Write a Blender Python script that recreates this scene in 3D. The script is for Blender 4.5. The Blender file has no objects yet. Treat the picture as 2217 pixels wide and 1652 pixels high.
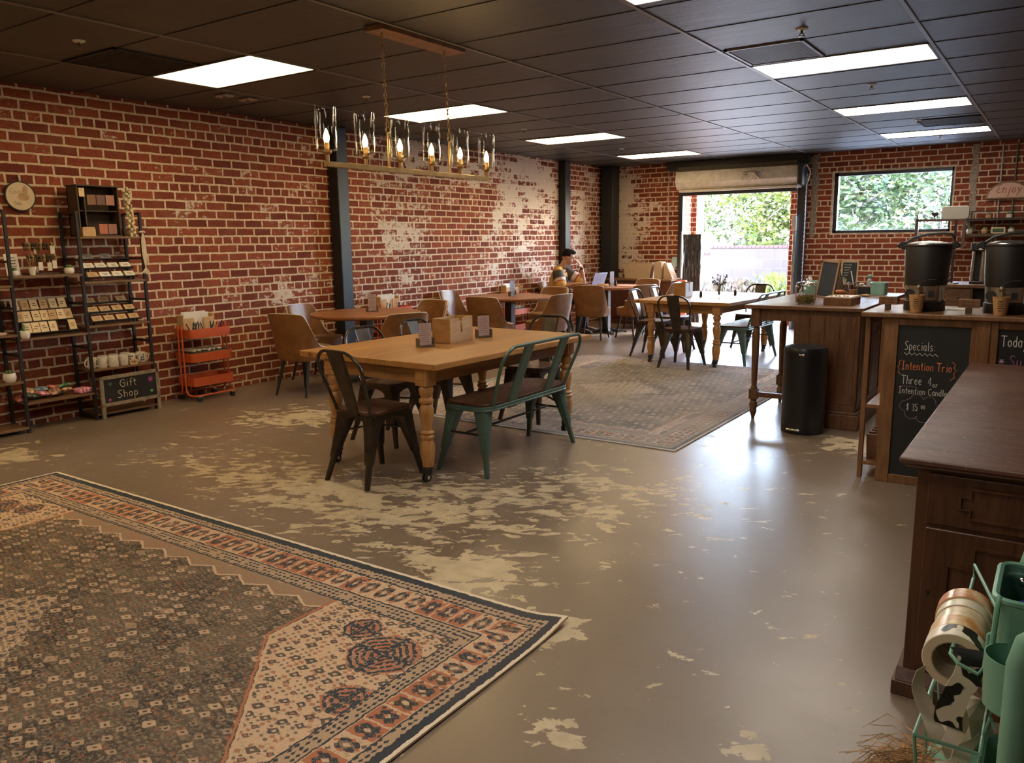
import bpy, math, random
from mathutils import Vector, Matrix
random.seed(7)
SC = bpy.context.scene
COL = SC.collection
PI = math.pi
def R(d): return math.radians(d)

# ---------------------------------------------------------------- camera
F_PX, YAW, PITCH, ROLL, EYE = 1731.4, -0.60135, 0.17413, -0.01297, 1.46
fw = Vector((math.sin(YAW)*math.cos(PITCH), math.cos(YAW)*math.cos(PITCH), -math.sin(PITCH)))
r0 = Vector((math.cos(YAW), -math.sin(YAW), 0)); u0 = r0.cross(fw)
rt = r0*math.cos(ROLL) + u0*math.sin(ROLL); up = -r0*math.sin(ROLL) + u0*math.cos(ROLL)
cam_d = bpy.data.cameras.new('camera'); cam = bpy.data.objects.new('camera', cam_d); COL.objects.link(cam)
cam_d.sensor_fit = 'HORIZONTAL'; cam_d.sensor_width = 36.0; cam_d.lens = 36.0*F_PX/2217.0
cam_d.clip_start = 0.05; cam_d.clip_end = 200
m = Matrix.Identity(4)
for i in range(3): m[i][0] = rt[i]; m[i][1] = up[i]; m[i][2] = -fw[i]
cam.matrix_world = Matrix.Translation((0, 0, EYE)) @ m
SC.camera = cam

# ---------------------------------------------------------------- sky, sun, exposure
SC.view_settings.view_transform = 'Standard'; SC.view_settings.look = 'None'
SC.view_settings.gamma = 1.0; SC.view_settings.use_curve_mapping = False
SC.view_settings.exposure = 0.90
W = bpy.data.worlds.new('World'); SC.world = W; W.use_nodes = True
wt = W.node_tree; wt.nodes.clear()
sky = wt.nodes.new('ShaderNodeTexSky'); sky.sky_type = 'NISHITA'; sky.sun_disc = False
sky.sun_elevation = R(48); sky.sun_rotation = R(20); sky.air_density = 1.0; sky.dust_density = 1.5
mixw = wt.nodes.new('ShaderNodeMix'); mixw.data_type = 'RGBA'
mixw.inputs['Factor'].default_value = 0.5
wt.links.new(sky.outputs[0], mixw.inputs['A']); mixw.inputs['B'].default_value = (.78, .92, 1.14, 1)
bg = wt.nodes.new('ShaderNodeBackground'); bg.inputs['Strength'].default_value = 13.0
wo = wt.nodes.new('ShaderNodeOutputWorld')
wt.links.new(mixw.outputs['Result'], bg.inputs['Color']); wt.links.new(bg.outputs[0], wo.inputs['Surface'])
sun_d = bpy.data.lights.new('sun', 'SUN'); sun_d.energy = 6.0; sun_d.angle = R(0.6); sun_d.color = (1, .95, .86)
sun = bpy.data.objects.new('sun', sun_d); COL.objects.link(sun)
sun.rotation_euler = (R(34), 0, R(62)); sun.location = (3, 25, 12)
PANEL_LEFT, PANEL_RIGHT, PANEL_STR = (1.0, .73, .38), (1.0, .89, .76), 7.6

# ---------------------------------------------------------------- mesh builder
class MB:
    def __init__(s): s.v = []; s.f = []; s.T = None
    def add(s, vs, fs, M=None):
        b = len(s.v)
        for p in vs:
            p = Vector(p)
            if M is not None: p = M @ p
            if s.T is not None: p = s.T @ p
            s.v.append(p)
        s.f += [tuple(b+i for i in f) for f in fs]
        return s
    def box(s, c, d, M=None):
        x, y, z = c; a, b, e = d[0]/2, d[1]/2, d[2]/2
        vs = [(x+i*a, y+j*b, z+k*e) for k in (-1, 1) for j in (-1, 1) for i in (-1, 1)]
        return s.add(vs, [(0,2,3,1),(4,5,7,6),(0,1,5,4),(2,6,7,3),(0,4,6,2),(1,3,7,5)], M)
    def bb(s, x0, x1, y0, y1, z0, z1, M=None):
        return s.box(((x0+x1)/2, (y0+y1)/2, (z0+z1)/2), (abs(x1-x0), abs(y1-y0), abs(z1-z0)), M)
    def tube(s, pts, r, seg=8, closed=False, flat=1.0, M=None):
        P = [Vector(p) for p in pts]; n = len(P)
        rr = r if isinstance(r, (list, tuple)) else [r]*n
        T = []
        for i in range(n):
            if closed: t = P[(i+1) % n] - P[(i-1) % n]
            else: t = P[min(i+1, n-1)] - P[max(i-1, 0)]
            if t.length < 1e-9: t = Vector((0, 0, 1))
            T.append(t.normalized())
        a = Vector((0, 0, 1)) if abs(T[0].z) < .9 else Vector((1, 0, 0))
        N = (a - T[0]*a.dot(T[0])).normalized(); vs = []
        for i in range(n):
            N = (N - T[i]*N.dot(T[i]))
            N = N.normalized() if N.length > 1e-9 else Vector((1, 0, 0))
            B = T[i].cross(N)
            for k in range(seg):
                g = 2*PI*k/seg
                vs.append(P[i] + (N*math.cos(g)*flat + B*math.sin(g))*rr[i])
        fs = []
        for i in range(n if closed else n-1):
            j = (i+1) % n
            for k in range(seg):
                l = (k+1) % seg
                fs.append((i*seg+k, i*seg+l, j*seg+l, j*seg+k))
        if not closed:
            fs.append(tuple(range(seg-1, -1, -1))); fs.append(tuple((n-1)*seg+k for k in range(seg)))
        return s.add(vs, fs, M)
    def cyl(s, p0, p1, r0, r1=None, seg=16, M=None):
        return s.tube([p0, p1], [r0, r0 if r1 is None else r1], seg, M=M)
    def lathe(s, prof, seg=24, c=(0, 0, 0), M=None, caps=True):
        vs = []; fs = []; n = len(prof)
        for (r, z) in prof:
            for k in range(seg):
                g = 2*PI*k/seg; vs.append((c[0]+r*math.cos(g), c[1]+r*math.sin(g), c[2]+z))
        for i in range(n-1):
            for k in range(seg):
                l = (k+1) % seg; fs.append((i*seg+k, i*seg+l, (i+1)*seg+l, (i+1)*seg+k))
        if caps:
            if prof[0][0] > 1e-5: fs.append(tuple(range(seg-1, -1, -1)))
            if prof[-1][0] > 1e-5: fs.append(tuple((n-1)*seg+k for k in range(seg)))
        return s.add(vs, fs, M)
    def ball(s, c, r, seg=16, rings=10, M=None):
        if not isinstance(r, (list, tuple)): r = (r, r, r)
        vs = [(c[0], c[1], c[2]-r[2])]
        for i in range(1, rings):
            t = -PI/2 + PI*i/rings
            for k in range(seg):
                g = 2*PI*k/seg
                vs.append((c[0]+r[0]*math.cos(t)*math.cos(g), c[1]+r[1]*math.cos(t)*math.sin(g), c[2]+r[2]*math.sin(t)))
        vs.append((c[0], c[1], c[2]+r[2])); L = len(vs)-1; fs = []
        for k in range(seg): fs.append((0, 1+(k+1) % seg, 1+k))
        for i in range(rings-2):
            for k in range(seg):
                a = 1+i*seg; b = a+seg; l = (k+1) % seg; fs.append((a+k, a+l, b+l, b+k))
        a = 1+(rings-2)*seg
        for k in range(seg): fs.append((a+k, a+(k+1) % seg, L))
        return s.add(vs, fs, M)
    def prism(s, pts, h0, h1, ax='z', M=None):
        n = len(pts)
        def q(p, h): return {'z': (p[0], p[1], h), 'y': (p[0], h, p[1]), 'x': (h, p[0], p[1])}[ax]
        vs = [q(p, h0) for p in pts] + [q(p, h1) for p in pts]
        fs = [tuple(range(n-1, -1, -1)), tuple(range(n, 2*n))]
        fs += [(i, (i+1) % n, n+(i+1) % n, n+i) for i in range(n)]
        return s.add(vs, fs, M)
    def loft(s, rings, caps=True, M=None, close=True):
        n = len(rings[0]); vs = [p for r in rings for p in r]; fs = []
        for i in range(len(rings)-1):
            for k in range(n if close else n-1):
                l = (k+1) % n; fs.append((i*n+k, i*n+l, (i+1)*n+l, (i+1)*n+k))
        if caps and close:
            fs.append(tuple(range(n-1, -1, -1))); fs.append(tuple((len(rings)-1)*n+k for k in range(n)))
        return s.add(vs, fs, M)

def rrect(x0, x1, y0, y1, r, n=4):
    o = []
    for cx, cy, a in ((x1-r, y1-r, 0), (x0+r, y1-r, 90), (x0+r, y0+r, 180), (x1-r, y0+r, 270)):
        for i in range(n+1):
            g = R(a+90*i/n); o.append((cx+r*math.cos(g), cy+r*math.sin(g)))
    return o
def arc(cx, cy, r, a0, a1, n=8, ry=None):
    ry = r if ry is None else ry
    return [(cx+r*math.cos(R(a0+(a1-a0)*i/n)), cy+ry*math.sin(R(a0+(a1-a0)*i/n))) for i in range(n+1)]

def obj(name, mb, mat, parent=None, bevel=0, smooth=True, loc=None, rot=None, ang=38):
    me = bpy.data.meshes.new(name)
    me.from_pydata([tuple(p) for p in mb.v], [], mb.f); me.validate()
    import bmesh
    bm = bmesh.new(); bm.from_mesh(me); bmesh.ops.recalc_face_normals(bm, faces=bm.faces); bm.to_mesh(me); bm.free()
    if smooth:
        me.polygons.foreach_set('use_smooth', [True]*len(me.polygons)); me.set_sharp_from_angle(angle=R(ang))
    me.materials.append(mat); me.update()
    o = bpy.data.objects.new(name, me); COL.objects.link(o)
    if bevel:
        b = o.modifiers.new('Bevel', 'BEVEL'); b.width = bevel; b.segments = 2; b.limit_method = 'ANGLE'; b.angle_limit = R(40)
    if parent is not None: o.parent = parent
    if loc is not None: o.location = loc
    if rot is not None: o.rotation_euler = rot
    return o
def tag(o, label, cat=None, group=None):
    o['label'] = label
    if cat: o['category'] = cat
    if group: o['group'] = group
    return o
def thing(name, label, cat, loc=(0, 0, 0), rz=0, group=None):
    o = bpy.data.objects.new(name, None); COL.objects.link(o); o.empty_display_size = .05
    o.location = loc; o.rotation_euler = (0, 0, R(rz))
    return tag(o, label, cat, group)
def one(name, mb, mat, label, cat, loc=(0, 0, 0), rz=0, group=None, **k):
    o = obj(name, mb, mat, loc=loc, rot=(0, 0, R(rz)), **k)
    return tag(o, label, cat, group)
def struct(name, mb, mat, **k):
    o = obj(name, mb, mat, **k); o['kind'] = 'structure'; return o
def dup(root, loc, rz=0, label=None, group=None):
    def cp(o, par):
        c = o.copy(); COL.objects.link(c)
        if par is not None: c.parent = par
        for ch in list(o.children): cp(ch, c)
        return c
    r = cp(root, None); r.location = loc; r.rotation_euler = (r.rotation_euler[0], r.rotation_euler[1], R(rz))
    if label: r['label'] = label
    if group: r['group'] = group
    return r

# ---------------------------------------------------------------- node expressions
class X:
    """a value in a shader tree; + - * / and the helpers below build Math nodes"""
    t = None
    def __init__(s, o): s.o = o
    @staticmethod
    def m(op, *a, clamp=False):
        n = X.t.nodes.new('ShaderNodeMath'); n.operation = op; n.use_clamp = clamp
        for i, q in enumerate(a):
            if isinstance(q, X): X.t.links.new(q.o, n.inputs[i])
            else: n.inputs[i].default_value = q
        return X(n.outputs[0])
    def __add__(s, b): return X.m('ADD', s, b)
    __radd__ = __add__
    def __sub__(s, b): return X.m('SUBTRACT', s, b)
    def __rsub__(s, b): return X.m('SUBTRACT', b, s)
    def __mul__(s, b): return X.m('MULTIPLY', s, b)
    __rmul__ = __mul__
    def __truediv__(s, b): return X.m('DIVIDE', s, b)
    def __neg__(s): return X.m('MULTIPLY', s, -1)
    def gt(s, b): return X.m('GREATER_THAN', s, b)
    def lt(s, b): return X.m('LESS_THAN', s, b)
    def abs(s): return X.m('ABSOLUTE', s)
    def frac(s): return X.m('FRACT', s)
    def min(s, b): return X.m('MINIMUM', s, b)
    def max(s, b): return X.m('MAXIMUM', s, b)
    def pp(s, k): return X.m('PINGPONG', s, k)
    def ss(s, a, b):
        n = X.t.nodes.new('ShaderNodeMapRange'); n.interpolation_type = 'SMOOTHSTEP'
        X.t.links.new(s.o, n.inputs[0]); n.inputs[1].default_value = a; n.inputs[2].default_value = b
        return X(n.outputs[0])
class Mat:
    def __init__(s, name):
        s.m = bpy.data.materials.new(name); s.m.use_nodes = True; s.t = s.m.node_tree; s.t.nodes.clear(); X.t = s.t
        s.out = s.n('ShaderNodeOutputMaterial'); s.b = s.n('ShaderNodeBsdfPrincipled')
        s.t.links.new(s.b.outputs[0], s.out.inputs[0])
    def n(s, k): return s.t.nodes.new(k)
    def link(s, a, b): s.t.links.new(a.o if isinstance(a, X) else a, b)
    def set(s, k, v):
        i = s.b.inputs[k]
        if isinstance(v, X): s.t.links.new(v.o, i)
        elif isinstance(v, tuple) and len(v) == 3: i.default_value = (*v, 1)
        else: i.default_value = v
        return s
    def coord(s, scale=(1, 1, 1), rot=(0, 0, 0), which='Object'):
        c = s.n('ShaderNodeTexCoord'); mp = s.n('ShaderNodeMapping')
        mp.inputs['Scale'].default_value = scale; mp.inputs['Rotation'].default_value = rot
        s.t.links.new(c.outputs[which], mp.inputs[0]); return X(mp.outputs[0])
    def xyz(s, v):
        n = s.n('ShaderNodeSeparateXYZ'); s.link(v, n.inputs[0]); return X(n.outputs[0]), X(n.outputs[1]), X(n.outputs[2])
    def comb(s, x, y, z=0.0):
        n = s.n('ShaderNodeCombineXYZ')
        for i, q in enumerate((x, y, z)):
            if isinstance(q, X): s.link(q, n.inputs[i])
            else: n.inputs[i].default_value = q
        return X(n.outputs[0])
    def noise(s, v, scale, detail=3, rough=.55, dist=0, color=False):
        n = s.n('ShaderNodeTexNoise'); n.inputs['Scale'].default_value = scale; n.inputs['Detail'].default_value = detail
        n.inputs['Roughness'].default_value = rough; n.inputs['Distortion'].default_value = dist
        if v is not None: s.link(v, n.inputs['Vector'])
        return X(n.outputs['Color' if color else 'Fac'])
    def vor(s, v, scale, feat='F1', rnd=1.0, dist='EUCLIDEAN', out='Distance'):
        n = s.n('ShaderNodeTexVoronoi'); n.feature = feat; n.distance = dist
        n.inputs['Scale'].default_value = scale; n.inputs['Randomness'].default_value = rnd
        s.link(v, n.inputs['Vector']); return X(n.outputs[out])
    def mix(s, f, a, b):
        n = s.n('ShaderNodeMix'); n.data_type = 'RGBA'
        for q, k in ((f, 'Factor'), (a, 'A'), (b, 'B')):
            i = [z for z in n.inputs if z.name == k and (k == 'Factor' and z.type == 'VALUE' or k != 'Factor' and z.type == 'RGBA')][0]
            if isinstance(q, X): s.link(q, i)
            elif isinstance(q, tuple): i.default_value = (*q[:3], 1)
            else: i.default_value = q
        return X([z for z in n.outputs if z.type == 'RGBA'][0])
    def bump(s, h, strength=.3, dist=.01):
        n = s.n('ShaderNodeBump'); n.inputs['Strength'].default_value = strength; n.inputs['Distance'].default_value = dist
        s.link(h, n.inputs['Height']); s.t.links.new(n.outputs[0], s.b.inputs['Normal'])
        return s
_cache = {}
def flat(name, c, rough=.5, metal=0.0, var=.12, nscale=14, spec=None, bump=0, coat=0):
    if name in _cache: return _cache[name]
    a = Mat(name); v = a.coord(); n = a.noise(v, nscale, 4)
    d = tuple(x*(1-var) for x in c); e = tuple(min(1, x*(1+var)) for x in c)
    a.set('Base Color', a.mix(n.ss(.3, .7), d, e)); a.set('Metallic', metal)
    a.set('Roughness', (n*.16 + (rough-.08)))
    if spec is not None: a.set('Specular IOR Level', spec)
    if coat: a.set('Coat Weight', coat)
    if bump: a.bump(a.noise(v, nscale*8, 3), bump, .004)
    _cache[name] = a.m; return a.m
def wood(name, c1, c2, grain=(1, 12, 12), rough=.45, scale=3.0, planks=None, knots=0, spec=.5):
    a = Mat(name); v = a.coord(scale=grain); n = a.noise(v, scale, 6, .62, .6); n2 = a.noise(v, scale*7, 3, .6)
    f = (n*.75 + n2*.25).ss(.36, .64)
    col = a.mix(f, c1, c2); x, y, z = a.xyz(a.coord())
    if planks:
        ax, w = planks; q = (x, y, z)[ax]/w
        cell = X.m('FLOOR', q); wn = a.n('ShaderNodeTexWhiteNoise'); wn.noise_dimensions = '1D'; a.link(cell, wn.inputs['W'])
        col = a.mix(X(wn.outputs[0])*.35, col, tuple(k*.72 for k in c1))
        seam = (q.frac()-.5).abs().gt(.5-.0018/w); col = a.mix(seam*.7, col, tuple(k*.25 for k in c1))
    if knots:
        k = a.vor(a.comb(x, y*.35, z), knots, rnd=1.0); col = a.mix(k.ss(.16, .04)*.75, col, tuple(q*.35 for q in c1))
    a.set('Base Color', col).set('Roughness', f*.12+(rough-.06)).set('Specular IOR Level', spec)
    a.bump(n2, .03, .002); return a.m
def emit(name, c, s, vary=0):
    a = Mat(name); a.set('Base Color', (.8, .8, .8)); a.set('Emission Color', c); a.set('Emission Strength', s); return a.m
def glass(name, c=(1, 1, 1), rough=.02, ior=1.45):
    a = Mat(name); a.set('Base Color', c).set('Roughness', rough).set('IOR', ior).set('Transmission Weight', 1.0); return a.m
def thin_glass(name, tint=(.95, .97, .97), k=.12):
    """clear sheet: mostly passes light straight on, with a fresnel sheen"""
    a = Mat(name); tr = a.n('ShaderNodeBsdfTransparent'); tr.inputs[0].default_value = (*tint, 1)
    gl = a.n('ShaderNodeBsdfGlossy'); gl.inputs['Roughness'].default_value = .03
    lw = a.n('ShaderNodeLayerWeight'); lw.inputs['Blend'].default_value = .5; X.t = a.t; fc = X(lw.outputs['Facing']); fac = fc*fc*fc*(k*3)+.03
    mx = a.n('ShaderNodeMixShader'); a.t.links.new(fac.o, mx.inputs[0])
    a.t.links.new(tr.outputs[0], mx.inputs[1]); a.t.links.new(gl.outputs[0], mx.inputs[2]); a.t.links.new(mx.outputs[0], a.out.inputs[0])
    return a.m

# ---------------------------------------------------------------- room materials
BW, BH = .219, .083
def brick(name, ua, va, wash=None, zoff=0.0):
    """American-bond brickwork; ua/va pick the wall's own axes, wash(m,u,v) is where old white paint still clings"""
    a = Mat(name); p = a.xyz(a.coord()); u, v = p[ua], p[va]
    jig = a.noise(a.comb(u, v), 9, 3); jig2 = a.noise(a.comb(u+7.3, v+3.1), 34, 2)
    uu = u + (jig-.5)*.012 + (jig2-.5)*.006; vv = v + zoff + (a.noise(a.comb(u+3, v+9), 5, 3)-.5)*.016 + (jig2-.5)*.008
    b = a.n('ShaderNodeTexBrick'); a.link(a.comb(uu, vv), b.inputs['Vector'])
    b.offset = .5; b.offset_frequency = 2; b.squash = .5; b.squash_frequency = 6
    b.inputs['Scale'].default_value = 1; b.inputs['Mortar Size'].default_value = .0095; b.inputs['Mortar Smooth'].default_value = .15
    b.inputs['Brick Width'].default_value = BW; b.inputs['Row Height'].default_value = BH; b.inputs['Bias'].default_value = 0
    b.inputs['Color1'].default_value = (.0, .0, .0, 1); b.inputs['Color2'].default_value = (1, 1, 1, 1); b.inputs['Mortar'].default_value = (.5, .5, .5, 1)
    rnd = X(b.outputs['Color']); mort = X(b.outputs['Fac'])
    n1 = a.noise(a.comb(u, v), 26, 5, .65); n2 = a.noise(a.comb(u+11, v), 3.2, 3)
    c = a.mix(rnd, (.145, .028, .016), (.31, .075, .034)); c = a.mix(n1.ss(.42, .72)*.6, c, (.13, .03, .02))
    c = a.mix(n2.ss(.5, .72)*.4, c, (.27, .10, .048))
    spot = a.noise(a.comb(u+5, v+2), 60, 3, .7).gt(.70); c = a.mix(spot*.7, c, (.62, .48, .36))
    mc = a.mix(n1.ss(.3, .75), (.74, .58, .40), (.50, .38, .25))
    edge = (mort + (a.noise(a.comb(u, v+4), 70, 3, .7)-.5)*.9).ss(.35, .62)
    c = a.mix(edge, c, mc)
    if wash:
        w = wash(a, u, v); blot = a.noise(a.comb(u*1.0, v*1.3), 15, 6, .72)*.60 + (rnd-.5)*.14 + a.noise(a.comb(u, v), 1.8, 3)*.40
        f = (w + blot + mort*.05).ss(.635, .705); c = a.mix(f*.92, c, a.mix(n1, (.76, .66, .55), (.56, .46, .37)))
    a.set('Base Color', c).set('Roughness', .86).set('Specular IOR Level', .25)
    a.bump((1-mort)*.7 + n1*.3, .75, .012)
    return a.m
def gauss(a, u, v, cu, cv, su, sv):
    return X.m('EXPONENT', -(((u-cu)/su)*((u-cu)/su) + ((v-cv)/sv)*((v-cv)/sv)))
def wash_left(a, u, v):
    s = gauss(a, u, v, 10.7, 2.2, 1.4, .8)*.185 + gauss(a, u, v, 7.7, 1.6, .6, 1.3)*.12 + gauss(a, u, v, 10.4, .9, 1.3, .5)*.09
    s = s + gauss(a, u, v, 8.4, 2.6, 1.6, .3)*.09 + gauss(a, u, v, 5.9, 1.2, .6, .9)*.07 + gauss(a, u, v, 12.5, 1.7, .6, 1.2)*.13 + .03
    return s
def wash_back(a, u, v): return gauss(a, u, v, -6.65, 1.7, .55, 1.1)*.30
M_BRICK_L = brick('brick_left', 1, 2, wash_left, zoff=.035)
M_BRICK_B = brick('brick_back', 0, 2, wash_back, zoff=.06)
M_BRICK_O = brick('brick_outer', 0, 2)
M_BRICK_OY = brick('brick_reveal', 1, 2)

def floor_mat():
    a = Mat('worn_painted_concrete'); p = a.coord(); x, y, z = a.xyz(p)
    big = a.noise(p, .55, 4); mid = a.noise(a.comb(x*1.0+y*.25, y*1.5), 3.6, 8, .62, .5); fine = a.noise(p, 42, 4, .65)
    blob_ = a.noise(a.comb(x*.8+y*.6, (y-x*.75)*1.6+5), 8.5, 7, .60, .5)
    dens = (gauss(a, x, y, -2.75, 3.25, .85, .75)*.125 + gauss(a, x, y, -2.05, 2.66, .24, .19)*.20 + gauss(a, x, y, -3.7, 3.1, .6, .4)*.10
            + gauss(a, x, y, -5.3, 4.45, .45, .45)*.17 + gauss(a, x, y, -4.7, 3.2, .8, .40)*.09 + gauss(a, x, y, -6.1, 2.5, .35, .22)*.20
            + gauss(a, x, y, -2.1, 4.1, .7, .5)*.08 + gauss(a, x, y, -1.14, 1.87, .12, .10)*.17 + gauss(a, x, y, -.66, 2.10, .14, .10)*.14
            + gauss(a, x, y, -1.1, 5.9, .25, .3)*.2 + gauss(a, x, y, -3.0, 7.0, 1.6, 1.6)*.03 + gauss(a, x, y, -1.45, 2.42, .08, .12)*.22)
    peel = (mid*.45 + blob_*.55 + dens + (fine-.5)*.035).ss(.607, .614)
    base = a.mix(big.ss(.35, .65), (.165, .114, .078), (.225, .165, .118)); base = a.mix(fine*.25, base, (.30, .25, .19))
    base = a.mix(a.noise(p, 7, 5, .7).ss(.52, .7)*.3, base, (.15, .115, .085))
    light = a.mix(a.noise(p, 12, 4).ss(.35, .7), (.56, .45, .29), (.44, .35, .22))
    c = a.mix(peel, base, light)
    red = a.noise(a.comb(x+9, y), 19, 3, .7).gt(.735); c = a.mix(red*(dens.gt(.05))*.8, c, (.30, .05, .035))
    wsp = a.noise(a.comb(x+2, y+6), 30, 2, .6).gt(.77); c = a.mix(wsp*.7, c, (.62, .55, .45))
    # long scuffs left by dragged furniture
    sc = a.noise(a.comb(x*.6+y*1.4, (y-x*.5)*22), 2.2, 3, .6).gt(.735)*a.noise(p, 1.1, 2).gt(.52); c = a.mix(sc*.28, c, (.55, .46, .35)); c = a.mix(a.noise(p, 150, 2, .8).gt(.70)*.22, c, (.14, .10, .07))
    a.set('Base Color', c).set('Specular IOR Level', .85)
    rg = a.noise(p, 2.4, 5, .6)*.16 + peel*.16 + fine*.06; a.set('Roughness', rg + .21)
    a.bump(a.noise(a.comb(x*1.4, y), 11, 4, .6)*.6 + peel*-.25 + fine*.1, .13, .01)
    return a.m
M_FLOOR = floor_mat()
def ceil_mat():
    a = Mat('black_ceiling_tile'); p = a.coord(); n = a.noise(p, 95, 3, .7); w = a.noise(p, 2.2, 3)
    a.set('Base Color', a.mix(w, (.013, .012, .011), (.023, .021, .019))).set('Roughness', .46).set('Specular IOR Level', 1.0)
    x, y, z = a.xyz(p); a.bump(n*.35 + a.noise(a.comb(x*.8, y*3.2), 2.6, 4, .6)*1.1, .42, .014); return a.m
M_CEIL = ceil_mat()
M_TBAR = flat('ceiling_bar_paint', (.21, .195, .18), .42)
M_BLACKSTEEL = flat('charcoal_column_paint', (.016, .018, .021), .45, spec=.4)
M_WHITEM = flat('white_enamel', (.62, .58, .50), .4)
M_PLAIN = flat('plain_plaster', (.40, .32, .24), .8)
SC.cycles.sample_clamp_indirect = 6; SC.cycles.max_bounces = 8; SC.cycles.transparent_max_bounces = 24
SC.cycles.caustics_reflective = False; SC.cycles.caustics_refractive = False
WX, BY, CZ, RX, FY = -6.985, 13.31, 2.74, 2.6, -3.2
# ---------------------------------------------------------------- room shell
struct('floor', MB().bb(WX-.3, RX+.3, FY-.3, BY+.3, -.12, 0), M_FLOOR, smooth=False)
struct('ceiling', MB().bb(WX-.3, RX+.3, FY-.3, BY+.3, CZ, CZ+.15), M_CEIL, smooth=False)
struct('wall_left', MB().bb(WX-.3, WX, FY-.3, BY+.3, 0, CZ), M_BRICK_L, smooth=False)
DX0, DX1, DZ = -5.50, -3.56, 2.25
WX0, WX1, WZ0, WZ1 = -3.04, -1.41, 1.51, 2.43
b = MB()
for q in ((WX, DX0, 0, CZ), (DX0, DX1, DZ, CZ), (DX1, WX0, 0, CZ), (WX0, WX1, 0, WZ0), (WX0, WX1, WZ1, CZ), (WX1, RX+.3, 0, CZ)):
    b.bb(q[0], q[1], BY, BY+.3, q[2], q[3])
struct('wall_back', b, M_BRICK_B, smooth=False)
struct('wall_right', MB().bb(RX, RX+.3, FY, BY, 0, CZ), M_PLAIN, smooth=False)
struct('wall_front', MB().bb(WX, RX, FY-.3, FY, 0, CZ), M_PLAIN, smooth=False)
struct('trim_1', MB().bb(DX0-.004, DX0+.012, BY+.002, BY+.34, 0, DZ), M_BRICK_OY, smooth=False)
struct('trim_2', MB().bb(DX1-.012, DX1+.004, BY+.002, BY+.34, 0, DZ), M_BRICK_OY, smooth=False)
# cement patches where the old opening around the window was bricked in
M_CEM = flat('grey_cement_render', (.30, .25, .19), .9, var=.3, nscale=30, bump=.6)
b = MB()
for x0, z0, z1 in ((-3.33, 1.45, 2.72), (-1.16, 1.45, 2.72)):
    P = []
    for i in range(13): P.append((x0-.035+random.uniform(-.02, .02), z0+(z1-z0)*i/12))
    for i in range(12, -1, -1): P.append((x0+.045+random.uniform(-.025, .025), z0+(z1-z0)*i/12))
    b.prism(P, BY-.006, BY+.01, 'y')
struct('trim_3', b, M_CEM, smooth=False)
# ceiling grid
b = MB()
for x in (-5.93, -4.73, -3.43, -2.105, -.865, .38, 1.62): b.bb(x-.012, x+.012, FY, BY, CZ-.007, CZ+.01)
struct('trim_4', b, M_TBAR, smooth=False)
b = MB(); y = 3.76-.637*10
while y < BY:
    if y > FY: b.bb(WX, RX, y-.0035, y+.0035, CZ-.004, CZ+.01)
    y += .637
struct('trim_5', b, flat('ceiling_seam', (.02, .018, .017), .5), smooth=False)
# window: black frame, pane
wn = MB(); t = .055
for q in ((WX0, WX1, WZ1-t, WZ1), (WX0, WX1, WZ0, WZ0+t*.8), (WX0, WX0+t, WZ0, WZ1), (WX1-t*.6, WX1, WZ0, WZ1)): wn.bb(q[0], q[1], BY+.03, BY+.13, q[2], q[3])
wo_ = struct('window_1', wn, flat('black_window_frame', (.015, .015, .017), .4), bevel=.004)
obj('pane', MB().bb(WX0+t, WX1-t*.6, BY+.07, BY+.076, WZ0+t*.8, WZ1-t), thin_glass('window_glass', (.86, .93, 1.0)), wo_, smooth=False)
b = MB()
for q in ((WX0-.03, WX1+.03, WZ1-.005, WZ1+.022), (WX0-.03, WX1+.03, WZ0-.025, WZ0+.002), (WX0-.035, WX0, WZ0, WZ1), (WX1, WX1+.02, WZ0, WZ1)): b.bb(q[0], q[1], BY-.006, BY+.02, q[2], q[3])
struct('trim_6', b, flat('pale_mortar_edge', (.55, .44, .32), .9, var=.3, bump=.5), smooth=False)
# columns
def column(x0, x1, y0, y1, label):
    t = thing('steel_column', label, 'column', ((x0+x1)/2, (y0+y1)/2, 0), group='square steel columns along the brick wall')
    w, d = x1-x0, y1-y0
    obj('shaft', MB().bb(-w/2, w/2, -d/2, d/2, .012, CZ), M_BLACKSTEEL, t, bevel=.01)
    obj('base_plate', MB().bb(-w/2-.002, w/2+.05, -d/2-.05, d/2+.05, 0, .012), M_BLACKSTEEL, t, bevel=.002)
column(-6.965, -6.82, 6.53, 6.70, 'charcoal square steel column behind the round table nearest the camera')
column(-6.975, -6.85, 11.60, 11.77, 'charcoal square steel column behind the seated man in the yellow jersey')
column(-6.93, -6.70, 12.98, 13.25, 'black square steel column in the far corner beside the wooden sideboard')
# roller door
M_DARK = flat('black_steel', (.014, .014, .015), .45)
dr = struct('door_1', MB().prism([(13.31, 2.56), (12.99, 2.56), (12.96, 2.375), (13.04, 2.27), (13.31, 2.255)], -5.52, -3.50, 'x'), flat('cream_roller_box', (.60, .56, .50), .5), bevel=.006)
obj('lip', MB().bb(-5.46, -3.50, 13.0, 13.3, 2.225, 2.262), flat('roller_lip', (.52, .47, .38), .5), dr, bevel=.004)
obj('roller_slat', MB().bb(-5.45, -3.56, 13.10, 13.16, 2.17, 2.225), M_DARK, dr, bevel=.004)
obj('header_beam', MB().bb(-5.75, -3.40, 13.12, 13.305, 2.60, 2.74), M_DARK, dr, bevel=.004)
obj('header_panel', MB().bb(-5.52, -3.55, 13.06, 13.12, 2.545, 2.64), flat('brown_header', (.10, .08, .065), .6), dr, bevel=.003)
obj('side_track', MB().bb(-5.555, -5.475, 13.21, 13.30, 0, 2.25), M_DARK, dr, bevel=.004)
b = MB().bb(-3.56, -3.43, 13.19, 13.30, 0, 2.60)
obj('side_track', b, M_DARK, dr, bevel=.004)
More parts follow.
